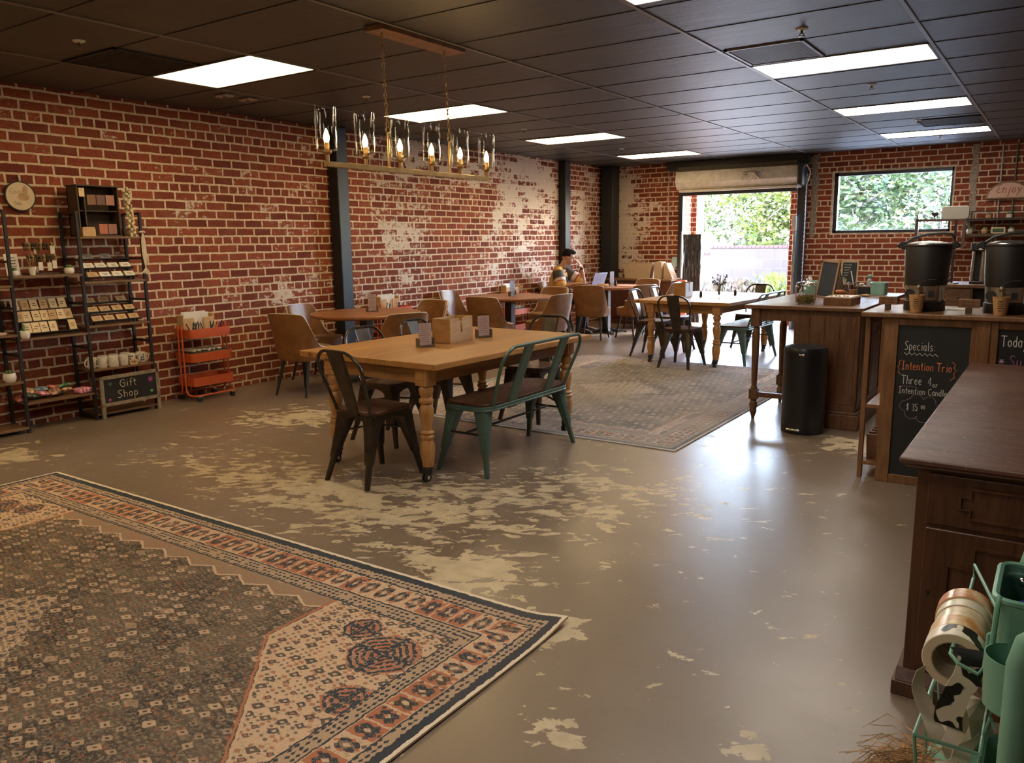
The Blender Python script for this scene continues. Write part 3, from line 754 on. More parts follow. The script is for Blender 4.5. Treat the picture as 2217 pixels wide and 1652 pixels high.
for y in (6.66, 7.07, 7.48): obj('knob', MB().ball((-1.198, y, .81), (.012, .014, .014), 10, 8), M_BLEG, t)

# ---------------------------------------------------------------- pedal bin
t = thing('pedal_bin', 'tall black cylindrical pedal bin standing against the dark oak cupboard', 'bin', (-1.545, 6.165, 0), -8)
obj('body', MB().lathe([(.150, 0), (.156, .006), (.156, .60), (.150, .604)], 48), flat('matte_black_bin', (.010, .010, .012), .32), t, ang=30)
obj('lid', MB().lathe([(.158, .600), (.159, .625), (.150, .650), (.11, .660), (0, .664)], 48), flat('matte_black_bin', (.010, .010, .012), .32), t, ang=30)
M_CHR = flat('chrome', (.75, .75, .75), .18, 1.0)
obj('pedal', MB().bb(-.055, .05, -.178, -.150, .030, .048), M_CHR, t, bevel=.006)
obj('badge', MB().bb(.01, .052, -.158, -.152, .597, .612), M_CHR, t, bevel=.003)

# ---------------------------------------------------------------- serving counter with chalkboards
M_CTR = wood('counter_oak', (.15, .065, .024), (.24, .115, .045), (12, 12, 1.6), .42, 2.2)
M_CHALK = flat('chalkboard_black', (.012, .012, .012), .55, var=.35, nscale=3)
ct = thing('serving_counter', 'wooden serving counter with chalkboard panels and an open cubby at its left end', 'counter')
obj('worktop', MB().bb(-.965, 1.6, 5.065, 5.72, .992, 1.02), M_CTR, ct, bevel=.006)
for y_ in (5.12, 5.645): obj('post', MB().bb(-.945, -.918, y_, y_+.03, 0, .992), M_CTR, ct, bevel=.003)
obj('rail', MB().bb(-.94, -.922, 5.15, 5.645, .94, .99), M_CTR, ct)
b = MB()
for x0, x1 in ((-.838, -.763), (-.392, -.262), (.115, .24), (.62, .74)): b.bb(x0, x1, 5.095, 5.135, 0, .992)
for x0, x1 in ((-.763, -.392), (-.262, .115), (.24, .62)): b.bb(x0, x1, 5.098, 5.13, .948, .992).bb(x0, x1, 5.098, 5.13, 0, .052)
b.bb(-.365, -.30, 5.088, 5.10, 0, .992)
obj('front_frame', b, M_CTR, ct, bevel=.003)
for x0, x1 in ((-.763, -.392), (-.262, .115), (.24, .62)): obj('chalkboard_panel', MB().bb(x0, x1, 5.108, 5.122, .05, .95), M_CHALK, ct)
for z in (.46, .105): obj('shelf', MB().bb(-.918, -.80, 5.12, 5.66, z-.022, z), M_CTR, ct, bevel=.002)
obj('inner_panel', MB().bb(-.838, -.825, 5.135, 5.60, 0, .99).bb(-.82, 1.6, 5.66, 5.68, 0, .99), M_CTR, ct)
b = MB()
for k in range(4): Mx = Matrix.Translation((-.86, 5.20+.07*k, .107)) @ Matrix.Rotation(R(-14), 4, 'X'); b.box((0, 0, .09), (.085, .008, .18), M=Mx)
for k in range(4):
    Mx = Matrix.Translation((-.862, 5.19+.075*k, .107)) @ Matrix.Rotation(R(14), 4, 'X')
    one('wooden_board', MB().box((0, 0, .085), (.09, .010, .17), M=Mx), M_ISL, 'thin brown board leaning in the bottom cubby of the serving counter', 'board', group='thin boards in the counter cubby', bevel=.002)

# ---------------------------------------------------------------- old desk in the right foreground
t = thing('cabinet_desk', 'low dark mahogany cabinet with scuffed glossy top in the right foreground', 'cabinet')
b = MB().bb(-.365, 1.5, 2.62, 4.83, .775, .795).bb(-.350, 1.5, 2.635, 4.82, .762, .776); obj('worktop', b, M_DTOP, t, bevel=.008)
obj('body', MB().bb(-.318, 1.45, 2.675, 4.78, .085, .764), M_DESK, t, bevel=.004)
b = MB().bb(-.345, 1.48, 2.645, 4.80, .0, .05).prism([(2.645, .05), (2.675, .09), (2.675, .05)], -.335, 1.46, 'x'); obj('plinth', b, M_DESK, t, bevel=.004)
def stepframe(x0, x1, z0, z1, s, y):   # raised moulding with stepped corners
    P = [(x0+s, z0), (x1-s, z0), (x1-s, z0+s), (x1, z0+s), (x1, z1-s), (x1-s, z1-s), (x1-s, z1), (x0+s, z1), (x0+s, z1-s), (x0, z1-s), (x0, z0+s), (x0+s, z0+s)]
    return [(p[0], y, p[1]) for p in P]
for x0 in (-.285, .30):
    d = obj('drawer', MB().bb(x0, x0+.55, 2.664, 2.68, .585, .745), M_DESK, t, bevel=.004)
    obj('moulding', MB().tube(stepframe(x0+.09, x0+.46, .618, .712, .028, 2.662), .006, 6, True), M_DESK, d)
    d = obj('door', MB().bb(x0, x0+.55, 2.664, 2.68, .105, .572), M_DESK, t, bevel=.004)
    obj('moulding', MB().tube(stepframe(x0+.07, x0+.48, .15, .53, .07, 2.662), .007, 6, True), M_DESK, d)
    obj('keyhole', MB().ball((x0+.022, 2.662, .36), (.004, .003, .009), 8, 6), M_BLEG, d)

# ---------------------------------------------------------------- sideboard, back counter
t = thing('sideboard', 'reddish dark wooden sideboard against the back wall left of the roller door', 'cabinet')
obj('worktop', MB().bb(-6.66, -5.40, 12.62, 13.16, .755, .785), M_ISLT, t, bevel=.005)
obj('body', MB().bb(-6.64, -5.44, 12.66, 13.14, .06, .756), M_RED, t, bevel=.003)
obj('plinth', MB().bb(-6.66, -5.42, 12.64, 13.15, 0, .07), M_RED, t, bevel=.003)
for k in range(3):
    d = obj('door', MB().bb(-6.62+.395*k, -6.245+.395*k, 12.648, 12.662, .10, .73), M_RED, t, bevel=.003)
    obj('knob', MB().ball((-6.27+.395*k, 12.640, .45), .012, 8, 6), M_BLEG, d)
t = thing('back_counter', 'wooden back counter with drawers and a dark open niche, between the two drink urns', 'counter')
M_BC = wood('back_counter_oak', (.13, .06, .024), (.20, .10, .045), (3, 14, 14), .4, 2.2)
obj('worktop', MB().bb(-1.0, 1.2, 9.3, 9.95, .930, .965), M_BC, t, bevel=.004)
obj('body', MB().bb(-.98, -.90, 9.33, 9.93, 0, .93).bb(-.76, -.74, 9.33, 9.93, 0, .93).bb(-.98, 1.18, 9.88, 9.93, 0, .93).bb(-.12, 1.18, 9.33, 9.93, 0, .93), M_BC, t)
for k in range(3): d = obj('drawer', MB().bb(-.965, -.755, 9.315, 9.335, .93-.20*(k+1)+.006, .93-.2*k-.006), M_BC, t, bevel=.003); obj('knob', MB().ball((-.86, 9.305, .83-.2*k), .012, 8, 6), M_BLEG, d)
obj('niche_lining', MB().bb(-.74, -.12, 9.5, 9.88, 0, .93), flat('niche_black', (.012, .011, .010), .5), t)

# ---------------------------------------------------------------- orange utility carts
M_OR = flat('orange_enamel', (.55, .10, .030), .38, var=.06)
def utility_cart(label, loc, grp='orange three-tier utility carts by the brick wall'):
    t = thing('utility_cart', label, 'cart', loc, 0, grp)
    for z in (.60, .375, .145):
        h = .085; w, d = .145, .225; b = MB()
        o = [(*p, z) for p in rrect(-w+.008, w-.008, -d+.008, d-.008, .03)]; o2 = [(*p, z+h) for p in rrect(-w, w, -d, d, .035)]
        i2 = [(*p, z+h) for p in rrect(-w+.004, w-.004, -d+.004, d-.004, .033)]; i1 = [(*p, z+.004) for p in rrect(-w+.012, w-.012, -d+.012, d-.012, .03)]
        b.loft([o, o2, i2, i1]); obj('tray', b, M_OR, t, ang=30)
    for s in (-1, 1):
        for q in (-1, 1):
            pts = [(q*.030, s*.238, .72), (q*.030, s*.238, .15), (q*.034, s*.238, .10), (q*.06, s*.238, .070), (q*.10, s*.236, .060), (q*.135, s*.220, .058), (q*.148, s*.19, .058), (q*.148, 0, .058)]
            obj('frame_tube', MB().tube(pts, .0085, 8), M_OR, t)
            x, y = q*.145, s*.18; c = MB()
            for k in (-1, 1): c.cyl((x+k*.004, y, .023), (x+k*.014, y, .023), .023, seg=16)
            cs = obj('caster', c, M_BLEG, t); obj('fork', MB().bb(x-.013, x+.013, y-.012, y+.02, .030, .052).cyl((x, y, .05), (x, y, .062), .008, seg=8), M_CHR, cs, bevel=.002)
    return t
uc = utility_cart('orange three-tier utility cart beside the shelving, fully visible against the brick wall', (-6.76, 4.62, 0))
dup(uc, (-6.78, 7.30, 0), 0, 'orange utility cart half hidden behind the nearest round table')
dup(uc, (-6.78, 9.98, 0), 0, 'orange utility cart half hidden behind the middle round table')
# ---------------------------------------------------------------- rugs
def rug_mat(name, hx, hy, cream, dark, rust, navy, fade):
    a = Mat(name); x, y, z = a.xyz(a.coord()); w = a.noise(a.comb(x, y), 30, 3, .6); w2 = a.noise(a.comb(y+3, x), 24, 3, .6); xx = x+(w-.5)*.020; yy = y+(w2-.5)*.020
    ex = hx-xx.abs(); ey = hy-yy.abs(); d = ex.min(ey); side = ex.lt(ey); run = side*yy+(1-side)*xx
    def cell(u, v, s, sv=None):
        sv = sv or s; cu = u/s; cv = v/sv; fu = cu.frac()-.5; fv = cv.frac()-.5
        wn = a.n('ShaderNodeTexWhiteNoise'); a.link(a.comb(X.m('FLOOR', cu), X.m('FLOOR', cv)), wn.inputs['Vector']); return fu, fv, X(wn.outputs[0])
    d = ex.min(ey*.82)
    mid_ = a.mix(.55, cream, dark)
    fu, fv, rn = cell(run, d, .026, .019); dots = ((fu.abs()*.8+fv.abs()).lt(.36))*(rn.gt(.2))
    guard = a.mix(dots, a.mix(.3, cream, dark), navy)
    # main border: eight-pointed stars alternating with diamonds on rust and cream blocks
    fu, fv, rn = cell(run, d-.092, .0853, .128); ax_, ay_ = fu.abs(), fv.abs(); man_ = ax_+ay_; che = ax_.max(ay_)
    star = (che*1.0+ax_.min(ay_)*-.55).lt(.24)*(man_.lt(.50)); blk = rn.gt(.42)
    main = a.mix(blk, cream, rust); main = a.mix((man_.lt(.43))*(1-blk), main, rust); main = a.mix(star, main, a.mix(rn.gt(.7), navy, dark)); main = a.mix(man_.lt(.26)*(1-blk), main, a.mix(.7, cream, dark))
    main = a.mix(man_.lt(.13), main, cream); main = a.mix((che-.47).abs().lt(.03), main, cream); main = a.mix(a.noise(a.comb(xx, yy), 90, 3, .7).ss(.5, .6)*.5, main, mid_)
    fu2, fv2, r2 = cell(run+.03, d, .030); sm = (fu2.abs()+fv2.abs()).lt(.34)*r2.gt(.5); main = a.mix(sm*.8, main, a.mix(r2.gt(.72), navy, a.mix(r2.gt(.88), cream, rust)))
    n1 = a.noise(a.comb(xx, yy), 3.0, 4, .65); n2 = a.noise(a.comb(xx*.6, yy*5), 9, 4, .7); n3 = a.noise(a.comb(xx, yy), 75, 3, .7)
    yb = yy.abs(); bound = 1.05+(.70-yb).max(0.0)*.9; inside = xx.abs()-bound
    zz = (((xx*5.2).frac()-.5).abs()*.10); hexa = inside.lt(0.0)
    med = (xx.abs()+yy.abs()*1.0+((yy*9).frac()-.5).abs()*.04).lt(.46)
    fu, fv, rn = cell(xx+yy*.25, yy-xx*.25, .066, .050); dd = fu.abs()+fv.abs(); dia = dd.lt(.16+rn*.30)*rn.gt(.2); core = dd.lt(.13)
    gu, gv, gr = cell(xx+.5-yy*.3, yy+.2+xx*.3, .028, .022); d2 = (gu.abs()+gv.abs()).lt(.18+gr*.3)*gr.gt(.3)
    dk = a.mix(n1.ss(.38, .62), a.mix(.10, dark, cream), a.mix(.3, tuple(q*.5 for q in dark), navy)); dk = a.mix(n2.ss(.46, .66)*.35, dk, mid_); dk = a.mix(n3.ss(.5, .60)*.55, dk, a.mix(.55, cream, dark))
    dk = a.mix(d2*.38, dk, a.mix(gr.gt(.8), a.mix(.4, cream, dark), rust)); dk = a.mix(dia*(rn.ss(.2, 1.0)*.75+.15), dk, a.mix(.08, cream, dark)); dk = a.mix(dia*core, dk, dark)
    strip = (ey-.36-zz).lt(.05); dk = a.mix(strip, dk, a.mix(d2*.7, mid_, rust)); dk = a.mix(((ey-.41-zz).abs()).lt(.006), dk, cream)
    hu, hv, hr_ = cell(xx-.1, yy+.07, .17, .15); ov = (hu.abs()*1.0+hv.abs()*1.3).lt(.22)*hr_.gt(.72); dk = a.mix(ov*.4, dk, a.mix((hu.abs()*1.0+hv.abs()*1.3).lt(.12), cream, a.mix(.4, cream, rust)))
    cr = a.mix(n2.ss(.5, .75)*.3, cream, mid_); cr = a.mix(n3.ss(.55, .66)*.4, cr, mid_); cr = a.mix(d2*.75, cr, a.mix(gr.gt(.72), navy, a.mix(.3, rust, dark))); cr = a.mix(dia*.9, cr, a.mix(rn.gt(.75), navy, a.mix(.4, dark, navy))); cr = a.mix(dia*core, cr, a.mix(rn.gt(.6), rust, cream))
    cr = a.mix(n3.ss(.52, .66)*.35, cr, mid_)
    for (ox, oy, rr) in ((1.50, .83, .135), (1.30, .93, .075), (1.60, .55, .085), (-1.50, .83, .135), (-1.30, .93, .075), (1.50, -.83, .135), (-1.50, -.83, .135)):
        k_ = hx/1.93; px, py = (xx-ox*k_).abs(), (yy-oy).abs(); r = px.max(py).max((px+py)*.72); ins = r.lt(rr)
        pat = a.mix((r*38+n1*1.5).frac().gt(.5), navy, a.mix(((px+py)*30).frac().gt(.5), rust, a.mix(.5, navy, cream))); pat = a.mix((px.min(py)).lt(.012), pat, navy); pat = a.mix(n3.gt(.58)*.7, pat, cream); cr = a.mix(ins, cr, pat)
    mc = a.mix(n3.gt(.5), cream, mid_); mc = a.mix(dia*.8, mc, navy); mc = a.mix(d2*.6, mc, navy)
    fld = a.mix(hexa, cr, dk); fld = a.mix(med, fld, mc); fld = a.mix(inside.abs().lt(.007), fld, cream); fld = a.mix((inside+.02).abs().lt(.006), fld, rust)
    c = a.mix(d.gt(.015), tuple(min(1, q*k_) for q, k_ in zip(cream, (1.25, 1.5, 1.75))), navy); c = a.mix(d.gt(.048), c, guard); c = a.mix(d.gt(.092), c, main); c = a.mix(d.gt(.220), c, guard); c = a.mix(d.gt(.285), c, fld)
    c = a.mix((d-.092).abs().lt(.0035), c, navy); c = a.mix((d-.22).abs().lt(.0035), c, navy); c = a.mix((d-.285).abs().lt(.0035), c, navy)
    fd = a.noise(a.comb(xx, yy), 1.1, 4, .6); c = a.mix(fd.ss(.4, .65)*fade, c, mid_)
    rib = ((y*190).frac()-.5).abs(); c = a.mix(rib*.25, c, tuple(q*.5 for q in dark)); sp = a.noise(a.comb(x, y), 160, 2, .8); c = a.mix(sp.ss(.45, .75)*.22, c, dark)
    a.set('Base Color', c).set('Roughness', .92).set('Specular IOR Level', .12); a.bump(rib*.5+sp, .25, .004); return a.m
def rug(label, x0, x1, y0, y1, mat, curl=0):
    hx, hy = (x1-x0)/2, (y1-y0)/2; b = MB(); nx, ny = 64, 48; top = []; bot = []
    def zz(x, y):
        e = math.exp(-((x-hx)**2+(y-hy)**2)/.012)*curl; w = .0035*(1+math.sin(y*7+1)*math.sin(x*3))*max(0, 1-(hx-x)/.12)*curl/.02 if curl else 0
        return e+w
    for j in range(ny+1):
        for i in range(nx+1):
            s = 2*i/nx-1; s = s*(1.35-.35*s*s) if False else s; x = -hx+2*hx*(i/nx); y = -hy+2*hy*(j/ny); top.append((x, y, .008+zz(x, y))); bot.append((x, y, .001+zz(x, y)*.9))
    n = nx+1; K = len(top); fs = []
    for j in range(ny):
        for i in range(nx): a_ = j*n+i; fs.append((a_, a_+1, a_+n+1, a_+n)); fs.append((K+a_+1, K+a_, K+a_+n, K+a_+n+1))
    rim = [i for i in range(n)]+[j*n+nx for j in range(1, ny+1)]+[ny*n+i for i in range(nx-1, -1, -1)]+[j*n for j in range(ny-1, 0, -1)]
    for q in range(len(rim)): p, r = rim[q], rim[(q+1) % len(rim)]; fs.append((r, p, K+p, K+r))
    b.add(top+bot, fs); return one('rug', b, mat, label, 'rug', ((x0+x1)/2, (y0+y1)/2, 0), group='printed oriental rugs')
rug('large printed oriental rug in rust, cream and charcoal in the foreground', -5.33, -1.46, -.31, 2.49, rug_mat('rug_print', 1.935, 1.40, (.66, .46, .30), (.085, .072, .055), (.48, .17, .09), (.050, .058, .070), .10), .02)
rug('faded blue-grey and cream printed rug between the two pine tables', -4.96, -2.12, 5.08, 8.96, rug_mat('rug_print_faded', 1.42, 1.94, (.62, .48, .37), (.19, .18, .165), (.46, .27, .19), (.15, .17, .20), .62))

# ---------------------------------------------------------------- chalk / brush lettering
GL = {'G': '8,8 6,10 3,9 1,5 3,1 6,0 8,2 8,5 5,5', 'i': '2,6 2,0|2,8 2,8.6', 'f': '5,9 3.5,10 2.5,8 2.5,0|1,5.5 4.5,5.5', 't': '2.5,9 2.5,1 4,0|.8,6 4.6,6', 'S': '7,9 4,10 2,8 3,6 6,4 6.5,2 4,0 1,1',
      'h': '1,10 1,0|1,4 3,6 5,5 5,0', 'o': '3,6 1,4.5 1,1.5 3,0 5,1.5 5,4.5 3,6', 'p': '1,6 1,-4|1,4.5 3,6 5,4.5 5,1.5 3,0 1,1.5', 'e': '1,3.3 5,3.3 4.5,5.3 3,6 1,4.5 1,1.5 3,0 5,1',
      'c': '5,5 3,6 1,4.5 1,1.5 3,0 5,1', 'a': '5,5.5 3,6 1,4.5 1,1.5 3,0 5,1.5|5,6 5,0', 'l': '2,10 2,0', 's': '5,5.5 3,6 1.5,5 2,3.5 4.5,2.5 4.5,1 3,0 1,.7', ':': '1.5,4.5 1.5,5.1|1.5,.5 1.5,1.1',
      'I': '1,10 6,10|3.5,10 3.5,0|1,0 6,0', 'n': '1,6 1,0|1,4 3,6 5,5 5,0', 'T': '0,10 8,10|4,10 4,0', 'r': '1,6 1,0|1,4 3,6 4.5,5.5', '4': '5,0 5,10 1,3 6.5,3', 'z': '1,6 5,6 1,0 5,0',
      'C': '7,8.5 5,10 2,8.5 1,5 2,1.5 5,0 7,1.5', 'd': '5,10 5,0|5,4.5 3,6 1,4.5 1,1.5 3,0 5,1.5', '$': '6,8 3,9 1.5,7 5.5,4 5,1.5 1,1.5|3.5,10.5 3.5,-.5', '3': '1,9 4,10 5.5,8 3,5.5 5.5,3 4,0 1,1',
      '5': '5.5,10 1.5,10 1.5,6 4.5,6 5.5,3 4,0 1,.5', '0': '3,10 1,7 1,3 3,0 5,3 5,7 3,10', 'y': '1,6 3,1.5|5.5,6 1.5,-4', 'u': '1,6 1,1.5 3,0 5,1.5|5,6 5,0', 'E': '6.5,9 4,10 1.5,8.5 3.5,5.5 1,2.5 3,0 6.5,1.2', 'j': '3,6 3,-3 1,-4|3,8 3,8.5',
      'm': '1,6 1,0|1,4 2.5,6 4,4.5 4,0|4,4 5.5,6 7,4.5 7,0', 'w': '1,6 2.5,0 4,5 5.5,0 7,6', 'v': '1,6 3,0 5,6', '1': '2,8 4,10 4,0', ' ': ''}
WD = {'G': 9, 'S': 8, 'T': 8.5, 'i': 3.5, 'l': 3.5, 'f': 5, 't': 5, ':': 3, 'C': 8, 'I': 7, 'm': 8.5, 'w': 8.5, ' ': 4, 'E': 7.5, 'j': 5, '$': 7.5, 'h': 6.5}
def text_mb(s, x, z, h, r, place, slant=0, squash=1.0):
    """stroke letters; place(u, v) turns board coordinates into a point"""
    b = MB(); u = x; k = h/10
    for ch in s:
        for st in GL.get(ch, '').split('|'):
            P = [tuple(float(q) for q in p.split(',')) for p in st.split()]
            if len(P) > 1: b.tube([place(u+(p[0]+slant*p[1])*k*squash, z+p[1]*k) for p in P], r, 6)
        u += (WD.get(ch, 6.3)+.6)*k*squash
    return b
def chalk(c, nm): return flat('chalk_'+nm, c, .9, var=.15, nscale=90)
CH_W, CH_O, CH_P, CH_M, CH_G = chalk((.62, .60, .55), 'white'), chalk((.70, .22, .09), 'orange'), chalk((.55, .33, .42), 'pink'), chalk((.50, .10, .35), 'magenta'), chalk((.15, .45, .13), 'green')
ctp = [o for o in ct.children if o.name.startswith('chalkboard_panel')]
pl = lambda u, v: (u, 5.1065, v)
def scr(name, mb, m, par): return obj(name, mb, m, par, smooth=False)
p1, p2 = ctp[0], ctp[1]
b = text_mb('Specials:', -.728, .805, .052, .0021, pl, squash=.58); b.tube([pl(-.725+.0135*i, .790-(.014 if i % 2 else 0)) for i in range(14)], .0020, 5)
b.tube([pl(-.728, .60)]+[pl(-.727, .60)], .0001, 4); b2 = text_mb('Three  4', -.73, .605, .050, .0020, pl, squash=.60); b.add(b2.v, b2.f); b2 = text_mb('oz', -.566, .597, .030, .0017, pl, squash=.7); b.add(b2.v, b2.f)
b2 = text_mb('Intention Candles', -.742, .548, .038, .0019, pl, squash=.66); b.add(b2.v, b2.f)
b2 = text_mb('$ 35', -.695, .450, .040, .0018, pl, squash=.6); b.add(b2.v, b2.f); b2 = text_mb('00', -.617, .463, .022, .0015, pl, squash=.8); b.add(b2.v, b2.f)
scr('white_chalk_writing', b, CH_W, p1)['label'] = 'white chalk: Specials, Three 4oz Intention Candles, $35'
b = text_mb('Intention Trio', -.735, .690, .048, .0024, pl, squash=.62); b.tube([pl(-.735, .745), pl(-.748, .735), pl(-.744, .715), pl(-.756, .705), pl(-.746, .693), pl(-.750, .672), pl(-.736, .660)], .0018, 5)
b.tube([pl(-.475, .750), pl(-.458, .738), pl(-.464, .715), pl(-.450, .702), pl(-.462, .690), pl(-.458, .660), pl(-.478, .645)], .0018, 5); scr('orange_chalk_writing', b, CH_O, p1)['label'] = 'orange chalk words Intention Trio in curly brackets'
b = MB(); cl = []
for (cx, cz, r, a0, a1) in ((-.70, .475, .030, 95, 265), (-.665, .435, .036, 170, 330), (-.60, .425, .042, 190, 350), (-.545, .460, .035, 270, 430), (-.575, .505, .035, -10, 150), (-.64, .512, .035, 10, 165)): cl += [pl(*q) for q in arc(cx, cz, r, a0, a1, 7)]
b.tube(cl, .0018, 5, True).tube([pl(-.73, .592), pl(-.64, .590)], .0015, 5); scr('purple_chalk_cloud', b, chalk((.24, .17, .20), 'dull_purple'), p1)
b = text_mb("Today", -.248, .855, .058, .0026, pl, squash=.60); scr('white_chalk_writing', b, CH_W, p2)
b = text_mb("Su", -.205, .745, .062, .0026, pl, squash=.7); scr('purple_chalk_writing', b, chalk((.34, .13, .27), 'purple'), p2)
b = MB()
for k in range(3): g = R(60*k); b.tube([pl(-.238+.014*math.cos(g), .772+.014*math.sin(g)), pl(-.238-.014*math.cos(g), .772-.014*math.sin(g))], .0025, 5)
scr('pink_chalk_star', b, CH_P, p2)

# ---------------------------------------------------------------- shelving with gift shop goods
M_IRON = flat('black_iron', (.016, .014, .013), .45)
M_SHW = wood('rustic_shelf', (.12, .060, .026), (.20, .105, .05), (14, 1.2, 14), .5, 2.2)
et = thing('shelving_unit', 'tall black iron shelving with staggered rustic wood shelves against the brick wall', 'shelf')
XF, XB = -6.70, -6.955; YS = (2.40, 2.95, 3.50, 4.05)
for i, y in enumerate(YS):
    for x in (XF, XB): obj('upright', MB().bb(x-.011, x+.011, y-.011, y+.011, 0.006, 1.745).cyl((x, y, 0), (x, y, .012), .018, seg=10), M_IRON, et)
    for z in (1.735, 1.35, .99, .62, .03): obj('side_rung', MB().bb(XB, XF, y-.009, y+.009, z-.009, z+.009), M_IRON, et)
BAY = {0: (.05, .42, .79, 1.17), 1: (.24, .75, 1.24), 2: (.05, .43, .80, 1.17, 1.54)}
for k, zs in BAY.items():
    for z in zs: obj('shelf', MB().bb(XB-.005, XF+.018, YS[k]+.006, YS[k+1]-.006, z-.018, z), M_SHW, et, bevel=.002)
M_KRAFT = flat('kraft_paper', (.52, .33, .16), .8, var=.08); M_KR2 = flat('kraft_card_pale', (.68, .50, .29), .8, var=.08); M_CRD = flat('white_card', (.70, .64, .54), .7, var=.05); M_GCRD = flat('grey_card', (.30, .27, .26), .7)
M_INK = flat('dark_print', (.05, .04, .04), .7); M_WHT = flat('white_ceramic', (.74, .69, .60), .25, var=.04)
def card_rack(label, x0, y0, y1, z, tiers, dx, dz, loc=None):
    t = thing('card_rack', label, 'rack', (0, 0, 0)); b = MB()
    for k in range(tiers):
        x = x0+k*dx; zz = z+.03+(tiers-1-k)*dz; b.bb(x-.030, x+.022, y0, y1, zz-.008, zz-.002).bb(x+.018, x+.022, y0, y1, zz-.008, zz+.008)
    obj('tier', b, M_IRON, t); b = MB()
    for y in (y0+.02, y1-.02):
        for k in range(tiers): x = x0+k*dx; b.bb(x-.03, x-.022, y-.01, y+.01, z, z+.024+(tiers-1-k)*dz)
    obj('support', b, M_IRON, t)
def cards(row, x, z, tilt, w, h, m, label, grp, lines=2, th=.004):
    for (y, mm) in row:
        t = obj('greeting_card', MB().box((0, 0, h/2), (th, w, h)), mm or m, bevel=.0008); tag(t, label, 'card', grp); t.location = (x, y, z); t.rotation_euler = (0, R(-tilt), 0)
        b = MB()
        for q in range(lines): b.box((th/2+.0003, random.uniform(-.1, .1)*w, h*(.62-.2*q)), (.0006, w*random.uniform(.3, .6), h*.06))
        obj('print', b, M_INK, t, smooth=False)
card_rack('black three-tier rack of kraft greeting cards on the middle bay shelf', -6.86, 3.00, 3.45, .75, 3, .062, .088)
for k, (n, nm) in enumerate(((6, 'top'), (7, 'middle'), (5, 'bottom'))):
    ys = {6: [3.03, 3.105, 3.175, 3.25, 3.325, 3.40], 7: [3.025, 3.085, 3.155, 3.22, 3.285, 3.35, 3.41], 5: [3.05, 3.115, 3.18, 3.25, 3.405]}[n]
    cards([(y, (M_KR2, M_KRAFT, M_KR2, M_KR2)[random.randrange(4)]) for y in ys], -6.858+.062*k, .781+(2-k)*.088, 24, .060, .092, M_KR2, 'upright kraft greeting card in the %s row of the three-row card rack' % nm, 'kraft cards in the %s row' % nm)
for zs, kind, nm in ((1.17, 0, 'upper'), (.80, 1, 'lower')):
    card_rack('black tiered rack of %s landscape cards in the right bay of the shelving' % ('white' if kind == 0 else 'kraft'), -6.84, 3.56, 3.99, zs, 3, .058, .075)
    for k in range(3):
        n = (2, 4, 4)[k] if kind == 0 else (3, 4, 4)[k]; ys = [3.64, 3.80] if n == 2 else ([3.62, 3.74, 3.90] if n == 3 else [3.61, 3.715, 3.825, 3.935])
        m = [M_GCRD, M_CRD, M_CRD][k] if kind == 0 else [M_KRAFT, M_KRAFT, M_KRAFT][k]; col = ('grey', 'white', 'white')[k] if kind == 0 else 'kraft'
        row = [(y, (M_KRAFT if kind == 0 and k == 2 and i == 0 else m)) for i, y in enumerate(ys)]
        for i, (y, mm) in enumerate(row):
            c2 = 'kraft' if mm is M_KRAFT else col
            cards([(y, mm)], -6.838+.058*k, zs+.031+(2-k)*.075, 42, .088, .058, m, 'small %s landscape card in the %s row of the %s tiered rack, right bay' % (c2, ('top', 'middle', 'bottom')[k], nm), '%s cards in the %s row, %s rack' % (c2, ('top', 'middle', 'bottom')[k], nm))
# wooden oracle-card display on the top shelf
M_DKW = wood('dark_display_wood', (.045, .024, .012), (.085, .048, .024), (10, 10, 1.5), .55, 2.2)
t = thing('display_stand', 'dark wooden two-row display stand of patterned coasters on the top shelf', 'display stand')
b = MB().bb(-6.90, -6.885, 3.545, 3.90, 1.541, 1.95).bb(-6.90, -6.74, 3.545, 3.557, 1.541, 1.95).bb(-6.90, -6.74, 3.888, 3.90, 1.541, 1.95).bb(-6.905, -6.72, 3.535, 3.91, 1.95, 1.962).bb(-6.90, -6.73, 3.545, 3.90, 1.541, 1.553).bb(-6.90, -6.76, 3.557, 3.888, 1.745, 1.755)
b.bb(-6.90, -6.74, 3.60, 3.61, 1.553, 1.95); obj('case', b, M_DKW, t, bevel=.002)
b = MB()
for i in range(5): b.cyl((-6.752, 3.64+.055*i, 1.945), (-6.735, 3.64+.055*i, 1.925), .003, seg=6)
obj('hook', b, M_CHR, t)
def coaster_mat(nm, c1, c2):
    a = Mat(nm); x, y, z = a.xyz(a.coord()); r = X.m('SQRT', y*y+z*z); f = ((r*110).frac()).gt(.5); a.set('Base Color', a.mix(f*.6, c1, c2)).set('Roughness', .5); return a.m
CM = [coaster_mat('coaster_brown', (.16, .07, .035), (.30, .16, .09)), coaster_mat('coaster_plum', (.11, .045, .04), (.22, .12, .10)), coaster_mat('coaster_rose', (.34, .11, .085), (.55, .40, .34)), coaster_mat('coaster_red', (.38, .09, .06), (.55, .25, .12)), coaster_mat('coaster_mauve', (.28, .12, .10), (.38, .22, .19))]
for (y, z, m, lb) in ((3.665, 1.842, 0, 'brown patterned coaster, left of the upper row in the dark display stand'), (3.745, 1.842, 1, 'dark plum patterned coaster in the middle of the upper row of the display stand'),
                      (3.825, 1.842, 2, 'rose coaster with a white swirl, right of the upper row in the display stand'), (3.745, 1.602, 3, 'red coaster with a gold centre in the lower row of the display stand'),
                      (3.825, 1.602, 4, 'mauve ringed coaster, right of the lower row in the display stand')):
    one('coaster', MB().box((0, 0, 0), (.006, .074, .084)), CM[m], lb, 'coaster', (-6.745, y, z), bevel=.002, group='patterned coasters in the display stand')
